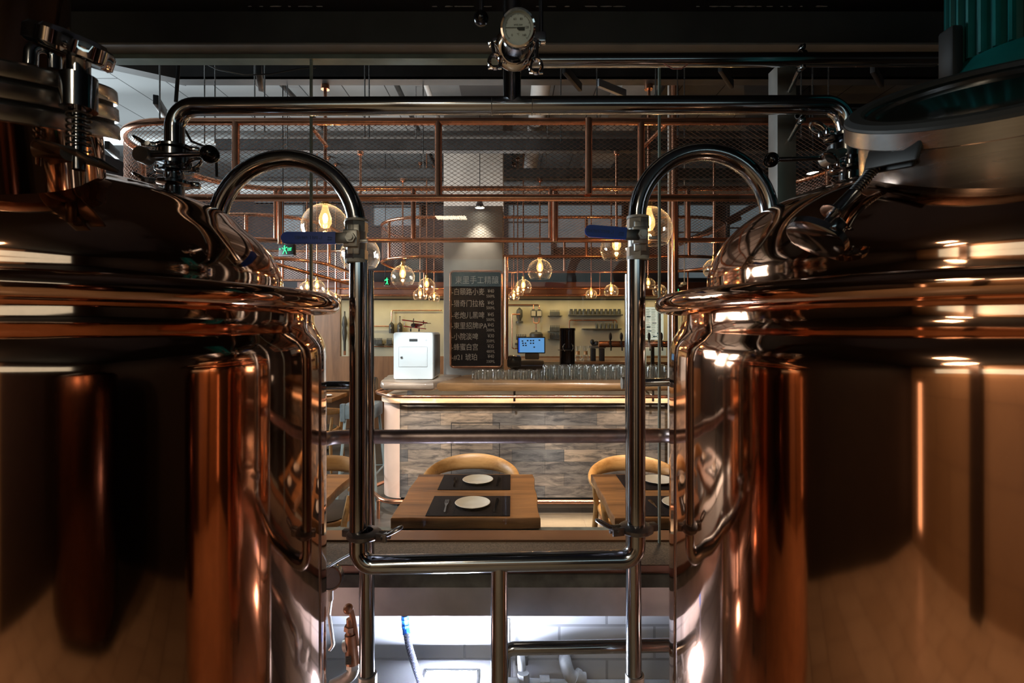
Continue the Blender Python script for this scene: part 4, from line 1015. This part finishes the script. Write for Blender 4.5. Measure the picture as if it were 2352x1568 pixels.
# rails of the bar
zr_ = P(0, 911, 4.25).z
t = thing('hand_rail', 'copper hand rail under the counter edge', 'rail', (BX0, 4.26, zr_))
obj('tube', G().tube(fillet([(-1.12, 4.95, zr_), (-1.27, 4.6, zr_), (-1.02, 4.26, zr_), (-.8, 4.26, zr_), (3.2, 4.26, zr_)], .2, 12), .015, 12), cop, t)
for x in (.02, 1.2, 2.4): obj('bracket', G().cyl((x, 4.26, zr_), (x, DF+.1, zr_+.02), .008, seg=8).cyl((x, 4.26, zr_-.04), (x, 4.26, zr_+.05), .010, seg=8), darkst, t)
t = thing('foot_rail', 'copper foot rail curving round the base of the bar', 'rail', (BX0, 4.2, .15))
obj('tube', G().tube(fillet([(-1.14, 4.9, .15), (-1.30, 4.55, .15), (-1.08, 4.2, .15), (-.8, 4.2, .15), (3.2, 4.2, .15)], .2, 12), .018, 14), cop, t)
for x in (-1.13, -.2, .75, 1.7, 2.6): obj('post', G().cyl((x, 4.23 if x < -1 else 4.2, 0), (x, 4.23 if x < -1 else 4.2, .15), .014, seg=10), cop, t)

# chalkboard
t = thing('chalkboard', 'tall chalkboard price list in rounded copper frame on the column', 'chalkboard', P(1095, 845, 5.29))
yb = 5.285
a = P(1035, 623, yb); b = P(1153, 843, yb)
obj('board', G().bx(a.x, b.x, yb, yb+.012, b.z, a.z), slate, t)
rr = [V((p.x, yb-.004, p.y)) for p in rrect(a.x, b.x, b.z, a.z, .035, 0, 6)]
obj('frame', G().tube(rr, .0125, 10, closed=True), cop, t)
def zh(px, py, s, txt, sx=1.0): writing(txt, chalk, M_front(P(px, py, yb-.0015)), s*yb/F, t, sx=sx, depth=.0003, off=0)
zh(1045, 650, 19.5, '東里手工精釀', .86)
rows = [(676, '-白頤路小麦', '¥40', '550ML'), (703, '-猎奇门拉格', '¥45', '500ML'), (730, '-老炮儿黑啤', '¥45', '500ML'), (754, '-東里招牌IPA', '¥45', '500ML'),
        (779, '-小院淡啤', '¥30', '350ML'), (803, '-蜂蜜白宫', '¥35', '480ML'), (826, '-#21 琥珀', '¥40', '330ML')]
for y, nme, pr_, ml in rows:
    zh(1037, y, 17, nme, .84); zh(1120, y-4, 12, pr_, .8); zh(1117, y+7, 9.5, ml, .75)
# white cabinet
DB = 4.45
a = P(903, 763, DB); b = P(995, 860, DB)
t = thing('white_cabinet', 'white enamelled cabinet with small keyed door on the left slab', 'cabinet', (a.x+.18, DB+.2, 1.145))
obj('casing', G().bx(a.x, b.x, DB, DB+.42, 1.148, a.z, .018), wht, t)
obj('side_panel', G().bx(b.x-.004, b.x+.004, DB+.03, DB+.40, 1.17, a.z-.02, .004), whg, t)
d0 = P(916, 797, DB-.002); d1 = P(981, 842, DB-.002)
dr = obj('door', G().bx(d0.x, d1.x, DB-.003, DB+.002, d1.z, d0.z, .001), wht, t)
g = G()
for bb in ((d0.x-.001, d0.x+.0005, d1.z, d0.z), (d1.x, d1.x+.0015, d1.z, d0.z), (d0.x, d1.x, d0.z, d0.z+.0015), (d0.x, d1.x, d1.z-.0015, d1.z)): g.bx(bb[0], bb[1], DB-.0035, DB, bb[2], bb[3])
obj('door_gap', g, rubber, dr)
k0 = P(923, 820, DB-.01)
obj('lock_knob', G().cyl(k0+V((0, .01, 0)), k0+V((0, -.012, 0)), .007, seg=12).box(k0+V((0, -.012, 0)), (.024, .006, .007), bev=.002), darkst, dr)
s0 = P(940, 778, DB-.001); s1 = P(959, 784, DB-.001)
obj('slot', G().bx(s0.x, s1.x, DB-.002, DB+.002, s1.z, s0.z), rubber, t)
obj('round_badge', G().cyl(P(979, 781, DB)+V((0, .002, 0)), P(979, 781, DB)+V((0, -.002, 0)), .009, seg=20), mat('faint_badge', (.68, .70, .72), .4), t)
# biplane
bp = P(953, 752, 4.62)
t = thing('model_biplane', 'red model biplane standing on the white cabinet', 'model aeroplane', (bp.x, bp.y, P(0, 762, 4.62).z))
def bq(px, py, dy=0): return P(px, py, 4.62)+V((0, dy, 0))
rt = Matrix.Rotation(.12, 3, 'Y')
obj('upper_wing', G().box(bq(953, 738), (.225, .075, .010), rot=rt, bev=.003), redp, t)
obj('lower_wing', G().box(bq(953, 752), (.20, .07, .008), rot=rt, bev=.003), redp, t)
obj('fuselage', G().tube([bq(952, 747, -.06), bq(952, 747, -.04), bq(955, 747, .05), bq(962, 745, .16)], [.012, .021, .02, .008], 14), redp, t)
obj('cowling', G().cyl(bq(952, 747, -.075), bq(952, 747, -.05), .017, .021, seg=16), darkst, t)
obj('propeller', G().box(bq(953, 742, -.08), (.008, .004, .085), rot=(0, .1, 0), bev=.002), mat('dark_prop', (.1, .06, .04), .4), t)
for px in (929, 944, 963, 976): obj('strut', G().cyl(bq(px, 739), bq(px, 752), .0025, seg=6), wht, t)
obj('tail', G().box(bq(974, 742, .16), (.07, .035, .005), bev=.001).box(bq(965, 740, .17), (.005, .035, .04), bev=.001), mat('dark_tail', (.06, .01, .01), .5), t)
for px in (944, 963):
    g = G(); g.tube([bq(px, 752), bq(px, 757, -.01)], .003, 6).cyl(bq(px-1, 758, -.01), bq(px+1, 758, -.01), .013, seg=14)
    obj('wheel', g, blackm, t)
# glasses on the bar
def tumbler(x, y, z, r, h):
    g = G().lathe([(0, h), (r*.82, h), (r*.86, h*.97), (r, .0), (r*.93, .0), (r*.78, h*.9), (0, h*.9)], (x, y, z), seg=14)
    return g
gl = None; z0 = 1.144
first = obj('drinking_glass', tumbler(P(1092, 860, 4.52).x, 4.52, z0, .037, .075), cupg)
tag(first, 'squat upturned clear tumbler at the left end of the glass row', 'glass', 'squat tumblers before the chalkboard')
def gcopy(src, x, y, label, group):
    c = src.copy(); COL.objects.link(c); c['label'] = label; c['group'] = group
    return c
# origin-relative copies
def at_origin(o, x, y, z):
    o.data.transform(Matrix.Translation((-x, -y, -z))); o.location = (x, y, z)
at_origin(first, P(1092, 860, 4.52).x, 4.52, z0)
for r_ in range(3):
    for k in range(12 if r_ else 8):
        if r_ == 0 and k == 0: continue
        x = P(1092, 860, 4.52).x+k*.088+random.uniform(-.01, .01)+.03*r_; y = 4.52+r_*.10+random.uniform(-.01, .01)
        if x > P(1255, 860, 4.52).x: continue
        c = gcopy(first, x, y, 'squat upturned clear tumbler in the left part of the glasses on the bar', 'squat tumblers on the bar'); c.location = (x, y, z0)
first['label'] = 'squat upturned clear tumbler in the left part of the glasses on the bar'; first['group'] = 'squat tumblers on the bar'
tall = obj('beer_glass', G().lathe([(0, .12), (.027, .12), (.029, .115), (.034, .0), (.031, .0), (.025, .105), (0, .105)], (0, 0, 0), seg=14), cupg)
tag(tall, 'tall upturned clear beer glass in the crowded right part of the bar', 'glass', 'tall beer glasses on the bar')
ft = True
for r_ in range(4):
    x = P(1255, 855, 4.5).x+.03*(r_ % 2)
    while x < P(1545, 855, 4.5).x:
        o = tall if ft else gcopy(tall, 0, 0, tall['label'], tall['group'])
        ft = False
        o.location = (x+random.uniform(-.006, .006), 4.5+r_*.085+random.uniform(-.006, .006), z0)
        x += .077
# back bar worktop
t = thing('back_bar_cabinet', 'dark wooden back-bar worktop behind the glasses', 'cabinet', (.8, 7.2, 0))
obj('worktop', G().bx(-.05, 3.3, 6.7, 7.6, 1.12, 1.16, .005), wood('back_worktop', (.12, .05, .02), (.24, .11, .05), .35, 'x'), t)
obj('cabinet_body', G().bx(-.02, 3.25, 6.74, 7.6, 0, 1.12), mat('dark_cabinet', (.03, .02, .015), .5), t)
# POS monitor
DM = 5.7
a = P(1191, 776, DM); b = P(1250, 809, DM)
t = thing('till_monitor', 'glowing blue till monitor beside the column', 'monitor', (P(1220, 830, DM).x, DM, .97))
obj('casing', G().bx(a.x-.012, b.x+.012, DM, DM+.035, b.z-.012, a.z+.012, .006), blackm, t)
sc_ = obj('screen', G().bx(a.x, b.x, DM-.002, DM+.001, b.z, a.z), screen, t)
obj('side_bar', G().bx(a.x, a.x+.014, DM-.003, DM, b.z, a.z), screenb, sc_)
for px, py in ((1200, 783), (1212, 782), (1219, 782), (1225, 782), (1201, 788), (1207, 788), (1219, 788), (1225, 788), (1202, 793), (1208, 793), (1227, 797), (1239, 781)):
    c = P(px, py, DM-.003); obj('icon', G().box(c, (.018, .001, .014)), screend, sc_)
obj('stand', G().box(P(1222, 818, DM+.03), (.16, .05, .07), bev=.01).box(P(1222, 832, DM+.02), (.26, .2, .05), bev=.01), mat('monitor_base', (.2, .18, .14), .5), t)
# till pedestal so that everything stands
tag(obj('till_cabinet', G().bx(.0, .75, 5.5, 6.05, 0, P(0, 838, 5.6).z-.0, .01), MT['dark_cabinet']), 'dark under-counter cabinet below the till monitor', 'cabinet')
zt_ = P(0, 838, 5.6).z
t = thing('black_box', 'rounded black container just right of the column foot', 'container', (P(1181, 838, 5.4).x, 5.45, zt_))
obj('tub', G().box(P(1181, 830, 5.45), (.155, .13, .135), bev=.03), mat('dark_glossy_tub', (.012, .02, .024), .15), t)
# grinder
DG_ = 5.75
def gq(px, py): return P(px, py, DG_)
t = thing('coffee_grinder', 'tall black cylindrical coffee machine with round glass window', 'coffee machine', (gq(1303, 0).x, DG_, zt_))
cxg = gq(1303, 0).x
obj('body', G().lathe([(0, zt_), (.088, zt_), (.088, gq(0, 760).z), (.094, gq(0, 758).z), (.094, gq(0, 754).z), (.08, gq(0, 753).z), (0, gq(0, 753).z)], (cxg, DG_, 0), seg=32), mat('black_gloss', (.012, .007, .006), .12), t)
obj('window_ring', G().tube([V((cxg+math.cos(a)*.055, DG_-.075, gq(0, 797).z+math.sin(a)*.055)) for a in [2*math.pi*k/28 for k in range(28)]], .006, 8, closed=True), chrome, t)
obj('tray', G().bx(cxg-.12, cxg+.05, DG_-.14, DG_-.08, gq(0, 803).z, gq(0, 802).z), steel, t)
# carafes
for i, px in enumerate((1327, 1345)):
    c = P(px, 822, 6.9); c.z = 1.16
    t = thing('pour_over_carafe', ('left', 'right')[i]+' hourglass glass carafe with wooden collar on the back worktop', 'carafe', c)
    obj('glass', G().lathe([(0, 0), (.05, .0), (.055, .02), (.02, .11), (.045, .2), (.047, .205)], c, seg=20), cupg, t)
    obj('wooden_collar', G().lathe([(.03, .085), (.026, .11), (.03, .135)], c, seg=20), oak, t)
t = thing('espresso_stand', 'dark two-legged drip stand at the right end of the back worktop', 'drip stand', (P(1372, 0, 6.9).x, 6.9, 1.16))
xs = P(1372, 0, 6.9).x
obj('top', G().bx(xs-.10, xs+.10, 6.82, 6.98, P(0, 799, 6.9).z, P(0, 794, 6.9).z, .004), mat('stand_top', (.1, .09, .08), .4), t)
for s in (-1, 1): obj('leg', G().bx(xs+s*.06-.03, xs+s*.06+.03, 6.84, 6.96, 1.16, P(0, 800, 6.9).z, .004), blackm, t)
g = G().sphere((xs-.07, 6.9, P(0, 785, 6.9).z), .03, (1, 1, 1.3), 12).sphere((xs-.01, 6.9, P(0, 788, 6.9).z), .035, (1, 1, 1), 12).cyl((xs-.07, 6.9, P(0, 794, 6.9).z), (xs-.01, 6.9, P(0, 789, 6.9).z), .02, seg=10)
tag(obj('hand_grinder', g, blackm), 'dark hand grinder standing on the drip stand', 'grinder')
# tap rail
DT = 5.6
t = thing('beer_tap_rail', 'thick copper beer tap rail with black handles right of the vertical pipe', 'beer tap', (P(1505, 0, DT).x, DT, 1.0))
zt2 = P(0, 790, DT).z
obj('rail', G().cyl((P(1375, 0, DT).x, DT, zt2), (P(1600, 0, DT).x, DT, zt2), .036, seg=24), cop, t)
for px in (1400, 1425, 1488, 1516, 1545): 
    x = P(px, 0, DT).x
    obj('tap_handle', G().cyl((x, DT-.05, zt2-.02), (x, DT-.05, zt2+.04), .012, seg=10).sphere((x, DT-.05, zt2+.085), .018, (1, 1, 2.6), 12).cyl((x, DT-.03, zt2), (x, DT-.09, zt2-.02), .012, seg=10).cyl((x, DT-.09, zt2-.02), (x, DT-.09, zt2-.07), .008, seg=8), darkst, t)
for px in (1444, 1580): obj('support', G().cyl((P(px, 0, DT).x, DT, .0), (P(px, 0, DT).x, DT, zt2), .03, seg=14), cop, t)
# back-lit menu board
a = P(1478, 705, 6.3); b = P(1524, 780, 6.3)
t = thing('menu_board', 'bright backlit menu sheet seen right of the right vertical pipe', 'menu board', ((a.x+b.x)/2, 6.3, b.z))
obj('panel', G().bx(a.x, b.x, 6.3, 6.33, b.z, a.z), menu, t)
g = G(); g2 = G()
for r_ in range(18):
    z = a.z-.03-(a.z-b.z-.06)*r_/17
    for x0, wd in ((a.x+.03, .055), (a.x+.10, .055), (a.x+.17, .055)):
        (g2 if False and (r_*3+int(x0*100)) % 7 == 0 else g).bx(x0, x0+wd*random.uniform(.7, 1), 6.2985, 6.30, z-.0035, z+.002)
obj('print_lines', g, menul, t); 
for hx, hz in ((.04, .12), (.11, .2), (.05, .3), (.17, .33), (.12, .37), (.04, .25)):
    if a.x+hx+.05 < b.x and a.z-hz > b.z: obj('blue_heading', G().bx(a.x+hx, a.x+hx+.05, 6.297, 6.30, a.z-hz-.006, a.z-hz+.006), menub, t)
obj('stand', G().bx((a.x+b.x)/2-.02, (a.x+b.x)/2+.02, 6.33, 6.36, 0, b.z+.02), darkst, t)
a = P(1478, 798, 6.4); b = P(1530, 816, 6.4)
tag(obj('white_drip_shelf', G().bx(a.x, b.x, 6.4, 6.6, b.z, a.z, .004).bx(a.x+.02, a.x+.05, 6.45, 6.55, 0, b.z), mat('glowing_cream_shelf', (.6, .58, .42), .5, emis=(.8, .8, .6), es=.25)), 'pale glowing shelf below the beer tap rail', 'shelf')  # brightness put into the shelf material as emission
# ---------------- wall shelves and ornaments (wall face at y = 8.06)
WY = 8.055
def wq(px, py): return P(px, py, WY)
def shelf(px0, px1, py, label, th=.012, dp=.13):
    a = wq(px0, py); b = wq(px1, py)
    return tag(obj('wall_shelf', G().bx(a.x, b.x, WY-dp, WY+.005, a.z-th, a.z, .002), dkm), label, 'shelf')
jar = None
def row(src_fn, name, cat, px0, px1, n, py, label, group, sizes=None):
    z = wq(0, py).z; base = None
    for k in range(n):
        x = wq(px0+(px1-px0)*k/max(1, n-1), py).x
        if base is None:
            base = src_fn(name, label, cat, group); base.location = (x, WY-.065, z)
        else:
            c = base.copy(); COL.objects.link(c); c.location = (x, WY-.065, z)
            for ch in base.children:
                d = ch.copy(); COL.objects.link(d); d.parent = c
    return base
def mk_jar(name, label, cat, group):
    t = thing(name, label, cat, (0, 0, 0), group)
    obj('jar_body', G().lathe([(0, 0), (.026, 0), (.028, .01), (.028, .055), (.021, .065), (0, .065)], seg=16), dkm, t)
    obj('lid', G().lathe([(0, .065), (.024, .065), (.024, .085), (0, .085)], seg=16), blackm, t); return t
def mk_bottle(name, label, cat, group):
    o = obj(name, G().lathe([(0, 0), (.014, 0), (.014, .05), (.006, .068), (.006, .092), (0, .092)], seg=12), dkm); return tag(o, label, cat, group)
def mk_dome(name, label, cat, group):
    o = obj(name, G().lathe([(0, 0), (.022, 0), (.022, .055), (.018, .075), (.008, .088), (0, .09)], seg=16), dkm); return tag(o, label, cat, group)
shelf(1305, 1427, 722, 'long top shelf carrying a row of twelve dark jars', .022)
row(mk_jar, 'storage_jar', 'jar', 1311, 1420, 12, 722, 'dark lidded jar in the row on the long top shelf', 'jars on the long top shelf')
shelf(1336, 1424, 754, 'middle right shelf carrying six dark domed caddies', .018)
row(mk_dome, 'domed_caddy', 'caddy', 1370, 1414, 6, 754, 'dark domed caddy on the middle right shelf', 'domed caddies on the middle right shelf')
for py, lb in ((725, 'upper'), (760, 'middle'), (778, 'lower')):
    shelf(1258, 1290, py, '%s of three small shelves of bottles left of the coffee machine' % lb, .006)
    row(mk_bottle, 'small_bottle', 'bottle', 1264, 1283, 7, py, 'tiny dark bottle on the %s of three small shelves' % lb, 'bottles on the %s small shelf' % lb)
shelf(1183, 1210, 787, 'small shelf of bottles behind the till monitor', .03)
row(mk_bottle, 'small_bottle', 'bottle', 1187, 1207, 6, 780, 'tiny dark bottle lined up above the till monitor', 'bottles above the till monitor')
shelf(858, 883, 789, 'small dark bottle shelf just right of the left vertical pipe', .012)
row(mk_bottle, 'small_bottle', 'bottle', 863, 879, 7, 789, 'tiny dark bottle on the shelf right of the left vertical pipe', 'bottles right of the left pipe')
shelf(889, 902, 789, 'small bottle shelf cut off by the white cabinet', .012)
row(mk_bottle, 'small_bottle', 'bottle', 892, 901, 4, 789, 'tiny dark bottle beside the left edge of the white cabinet', 'bottles left of the cabinet')
def lantern(px, py0, py1, label, spire=False):
    a = wq(px, py0); b = wq(px, py1); h = a.z-b.z; y = WY-.05
    t = thing('wall_lantern', label, 'wall ornament', (a.x, y, b.z))
    obj('body', G().lathe([(0, 0), (h*.20, 0), (h*.22, h*.08), (h*.22, h*.72), (h*.10, h*.88), (h*.03, h*.93), (h*.03, h), (0, h)], (a.x, y, b.z), seg=8), dkm, t)
    obj('medallion', G().cyl((a.x, y-h*.2, b.z+h*.45), (a.x, y-h*.24, b.z+h*.45), h*.07, seg=16), mat('aged_disc', (.25, .22, .15), .5), t)
    if spire: obj('spire', G().cyl((a.x, y, b.z+h), (a.x, y, b.z+h*1.35), h*.03, seg=8).sphere((a.x, y, b.z+h*1.4), h*.06, (1, 1, 1), 10), dkm, t)
    return t
lantern(901, 738, 765, 'dark lantern ornament on the wall, left of the pair by the biplane')
lantern(920, 738, 765, 'dark lantern ornament with finial, right of the pair by the biplane', True)
t = thing('wall_ornament', 'dark vase-shaped ornament on the wall right of the column', 'wall ornament', (wq(1193, 742).x, WY-.05, wq(0, 742).z))
b0 = wq(1193, 742)
obj('vase', G().lathe([(0, 0), (.06, 0), (.06, .03), (.028, .04), (.03, .06), (.048, .1), (.05, .17), (.045, .21), (.02, .235), (.01, .25), (0, .25)], (b0.x, WY-.06, b0.z), seg=20), dkm, t)
obj('copper_spout', G().cyl(wq(1176, 722)+V((0, -.12, 0)), wq(1194, 722)+V((0, -.12, 0)), .012, seg=10), cop, t)
t = thing('wall_meter', 'twin square meter boxes on copper pipes above the till monitor', 'wall meter', (wq(1231, 727).x, WY-.04, wq(0, 727).z))
for px in (1225, 1238):
    a = wq(px, 720)
    bx_ = obj('meter_box', G().box((a.x, WY-.04, a.z), (.086, .07, .1), bev=.004).box((a.x, WY-.04, a.z+.06), (.045, .05, .02), bev=.003), dkm, t)
    obj('glass_face', G().box((a.x, WY-.077, a.z), (.068, .004, .078)), mat('meter_face%d' % px, (.3, .26, .2), .3), bx_)
def cpipe(pts, label, r=.009):
    return tag(obj('copper_wall_pipe', G().tube(fillet([wq(*p)+V((0, -.05, 0)) for p in pts], .03, 5), r, 8), cop), label, 'copper pipe')
cpipe([(1157, 700), (1238, 700), (1238, 712)], 'copper wall pipe from the column to the twin meter boxes')
cpipe([(1225, 700), (1225, 712)], 'short copper pipe dropping into the left meter box')
cpipe([(1225, 729), (1225, 742), (1238, 742), (1238, 729)], 'U-shaped copper pipe under the twin meter boxes')
cpipe([(1231, 742), (1231, 760)], 'short copper pipe between the meter boxes and the dark hopper')
a = wq(1231, 768)
tag(obj('wall_hopper', G().lathe([(0, 0), (.105, 0), (.105, .06), (.08, .085), (.015, .095), (.015, .12), (0, .12)], (a.x, WY-.1, wq(0, 775).z), seg=24), dkm), 'dark domed hopper on the wall just above the till monitor', 'wall ornament')
cpipe([(1307, 756), (1307, 735), (1415, 735), (1415, 745)], 'copper wall pipe running from the coffee machine over the domed caddies')
cpipe([(1407, 735), (1407, 745)], 'short copper drop beside the right end of the caddy shelf')
cpipe([(1176, 722), (1176, 800), (1195, 800)], 'copper wall pipe dropping beside the vase ornament')
cpipe([(901, 738), (901, 713), (1016, 713)], 'copper wall pipe above the biplane running to the column')
cpipe([(851, 749), (896, 749)], 'short horizontal copper pipe left of the lantern ornaments')
cpipe([(851, 795), (903, 795)], 'copper pipe below the little bottle shelves at left')
# dark ornament post at far left
t = thing('wall_totem', 'tall dark ornament of stacked pieces beside the left vertical pipe', 'wall ornament', (wq(795, 812).x, WY-.06, wq(0, 812).z))
a = wq(795, 812); hh = wq(0, 715).z-a.z
obj('stack', G().lathe([(0, .04), (.018, .04), (.022, hh*.3), (.03, hh*.35), (.04, hh*.5), (.03, hh*.62), (.045, hh*.7), (.03, hh*.85), (.012, hh*.9), (.012, hh), (0, hh)], (a.x, WY-.07, a.z), seg=12), dkm, t)
obj('copper_foot', G().cyl((a.x, WY-.07, a.z-.02), (a.x, WY-.07, a.z+.05), .02, seg=10), cop, t)

# ================================================================== TABLES
def dining_table(x0, x1, y0, y1, label):
    cx_, cy_ = (x0+x1)/2, (y0+y1)/2
    t = thing('dining_table', label, 'table', (cx_, cy_, 0))
    poly = [(x0, y0), (x1, y0), (x1, y1), (x0, y1)]
    out = []
    for i in range(4):
        p, q = poly[i], poly[(i+1) % 4]
        for j in range(8):
            u = j/8; wv = .004*math.sin(i*2+j*1.7); out.append((p[0]+(q[0]-p[0])*u+wv, p[1]+(q[1]-p[1])*u+wv))
    def off(d): return [V((cx_+(x-cx_)*(1-d), cy_+(y-cy_)*(1-d), 0)) for x, y in out]
    g = G(); g.ring_loft([[v+V((0, 0, z)) for v in off(d)] for z, d in ((.70, .012), (.704, 0), (.746, 0), (.75, .008))])
    obj('tabletop', g, table_w, t, sharp=.8)
    obj('pedestal', G().box((cx_+.02, cy_, .36), (.09, .09, .68), bev=.005).box((cx_+.02, cy_, .012), (.42, .42, .02), bev=.004).box((cx_+.02, cy_, .693), (.34, .34, .012)), darkst, t)
    return t
TY0, TY1 = 2.25, 2.93
TB = [(-.545, .125, 'middle walnut table between the two vertical pipes, laid for two'), (.462, 1.13, 'right walnut table partly behind the right kettle'), (-1.60, -.93, 'left walnut table mostly hidden by the left kettle')]
for x0, x1, lb in TB: dining_table(x0, x1, TY0, TY1, lb)
# first place setting
def place_mat(cx_, cy_, label):
    return tag(obj('place_mat', G().box((cx_, cy_, .752), (.385, .27, .003), bev=.001), mat_m), label, 'place mat')
def plate(cx_, cy_, label):
    o = obj('dinner_plate', G().lathe([(0, .004), (.055, .004), (.066, .009), (.083, .016), (.085, .0145), (.066, .002), (.045, 0), (0, 0)], (cx_, cy_, .754), seg=48), plate_m); return tag(o, label, 'plate')
def fork(cx_, cy_, label, rz=0):
    M = Matrix.Translation((cx_, cy_, .7555)) @ Matrix.Rotation(rz, 4, 'Z')
    t = thing('fork', label, 'cutlery', (cx_, cy_, .754))
    g = G(); g.prism([(-.003, -.02), (-.0045, -.085), (-.003, -.1), (.003, -.1), (.0045, -.085), (.003, -.02), (.010, .02), (-.010, .02)], 0, .0022, M)
    obj('handle', g, chrome, t)
    for k in range(4): obj('tine', G().box(M @ V((-.0078+k*.0052, .043, .0012)), (.0028, .05, .002), rot=M.to_3x3()), chrome, t)
    return t
def knife(cx_, cy_, label, rz=0):
    M = Matrix.Translation((cx_, cy_, .7555)) @ Matrix.Rotation(rz, 4, 'Z')
    t = thing('knife', label, 'cutlery', (cx_, cy_, .754))
    obj('handle', G().prism([(-.004, -.01), (-.006, -.09), (-.003, -.1), (.003, -.1), (.006, -.09), (.004, -.01)], 0, .004, M), chrome, t)
    obj('blade', G().prism([(-.006, -.012), (.008, -.012), (.009, .06), (.002, .095), (-.006, .085)], .0005, .002, M), chrome, t)
    return t
for (x0, x1, _), tn in zip(TB, ('middle', 'right', 'left')):
    mx = x0+.344 if tn == 'middle' else (x0+x1)/2
    for cy_, fb in ((2.405, 'front'), (2.775, 'rear')):
        w_ = 'near' if fb == 'front' else 'far'
        place_mat(mx, cy_, 'dark woven place mat at the %s side of the %s table' % (w_, tn))
        plate(mx+.012, cy_, 'white plate at the %s side of the %s table' % (w_, tn))
        s = 1 if fb == 'front' else -1
        fork(mx-.115, cy_+.0, 'fork left of the plate at the %s side of the %s table' % (w_, tn), .05)
        knife(mx+.125, cy_+.0, 'knife right of the plate at the %s side of the %s table' % (w_, tn), -.05)
# chairs
def chair(label):
    t = thing('dining_chair', label, 'chair', (0, 0, 0))
    # back band: sits at +y, arms reach towards -y
    rings = []; N = 36
    for k in range(N+1):
        a = math.radians(-118+236*k/N); c = abs(a)/math.radians(118)
        rx, ry = .285, .27
        ctr = V((math.sin(a)*rx, math.cos(a)*ry-.02, (.635+.06*(math.cos(a)*.5+.5)**1.6)))
        out = V((math.sin(a), math.cos(a), 0)).normalized()
        hgt = .020+.030*max(0, math.cos(a*.78))**1.5; th = .014+.012*c
        tip = 1 if k not in (0, N) else .6
        ring = []
        for j in range(12):
            b = 2*math.pi*j/12
            ring.append(ctr+out*(math.cos(b)*th*tip+.25*math.sin(b)*hgt)+V((0, 0, math.sin(b)*hgt*tip)))
        rings.append(ring)
    obj('backrest', G().ring_loft(rings), oak, t, sharp=1.2)
    g = G(); M = Matrix.Identity(4)
    poly = [(math.copysign(abs(math.cos(a))**.6, math.cos(a))*.235, math.copysign(abs(math.sin(a))**.6, math.sin(a))*.22) for a in [2*math.pi*k/40 for k in range(40)]]
    def sc(f, z): return [V((x*f, y*f, z)) for x, y in poly]
    obj('seat', g.ring_loft([sc(.93, .425), sc(1, .435), sc(1, .448), sc(.95, .458), sc(.6, .452)]), oak, t, sharp=1)
    pad = obj('seat_pad', G().ring_loft([sc(.88, .452), sc(.9, .465), sc(.8, .475), sc(.4, .472)]), seatb, t, sharp=1, label='dark seat pad')
    for sx, sy in ((-1, -1), (1, -1), (-1, 1), (1, 1)):
        top = V((sx*.245, sy*.15+.02, .60 if sy < 0 else .615)); bot = V((sx*.25, sy*.21, 0))
        mid = V((sx*.225, sy*.17, .44))
        obj('leg', G().tube([bot, bot.lerp(mid, .5), mid, top], [.013, .018, .019, .014], 12), oak, t)
    return t
c0 = chair('oak round-backed chair behind the middle table')
c0.location = (P(1083, 0, 3.2).x, 3.18, 0)
def cchair(x, y, rz, label):
    c = dup(c0, (0, 0, 0), label); c.location = (x, y, 0); c.rotation_euler = (0, 0, rz); return c
cchair(P(1462, 0, 3.15).x, 3.14, 0, 'oak round-backed chair behind the right table')
cchair(-1.22, 3.13, 0, 'oak round-backed chair behind the left table')
# far tables, chairs and stool on the left
fx = -2.75
dining_table(-3.4, -2.35, 7.25, 7.9, 'far dark-topped table at the left, set with plates')
dining_table(-3.1, -2.2, 6.1, 6.7, 'farther left table seen just beside the left pipe')
for i, (px, py, D, lb) in enumerate(((783, 845, 6.75, 'small far plate on the table by the back wall, right'), (768, 850, 6.4, 'small far plate on the table by the back wall, left'), (760, 863, 5.3, 'plate on the nearer of the two far left tables'))):
    c = P(px, py, D); c.x = (-2.55, -2.85, -2.35)[i]
    plate(c.x, (7.6, 7.4, 6.3)[i], lb)
fc_ = cchair(-2.25, 5.75, math.pi, 'pale oak chair with dark seat at the far left table')
# stools
def stool(x, y, rz, label):
    t = thing('bar_stool', label, 'stool', (x, y, 0))
    obj('seat', G().box((x, y, .855), (.30, .30, .13), bev=.02), bgrey, t)
    obj('seat_edge_panel', G().box((x-.135, y-.14, .85), (.045, .05, .16), bev=.01), bgrey, t)
    for sx in (-1, 1):
        for k in range(5): obj('stud', G().sphere((x+sx*.12, y-.152, .805+k*.025), .005, (1, 1, 1), 6), steel, t)
    for sx in (-1, 1):
        for sy in (-1, 1):
            obj('leg', G().cyl((x+sx*.12, y+sy*.12, .80), (x+sx*.18, y+sy*.19, 0), .013, seg=10), sblue, t)
    obj('foot_ring', G().tube([V((x+sx*.158, y+sy*.165, .30)) for sx, sy in ((-1, -1), (1, -1), (1, 1), (-1, 1))], .010, 8, closed=True), sblue, t)
    return t
stool(P(824, 0, 4.5).x, 4.62, 0, 'blue-grey studded bar stool half hidden by the left vertical pipes')

# ================================================================== BREWERY SIDE behind the viewer
t = thing('storage_tank', 'dark copper storage tank standing behind the viewer', 'tank', (1.7, -1.6, -.3))
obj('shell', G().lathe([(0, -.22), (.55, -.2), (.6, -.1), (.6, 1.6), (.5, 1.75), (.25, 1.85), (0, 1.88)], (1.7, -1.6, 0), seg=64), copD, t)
for k in range(3):
    a = k*2.1; obj('foot', G().cyl((1.7+math.cos(a)*.4, -1.6+math.sin(a)*.4, -.3), (1.7+math.cos(a)*.4, -1.6+math.sin(a)*.4, -.19), .05, seg=12), steel, t)
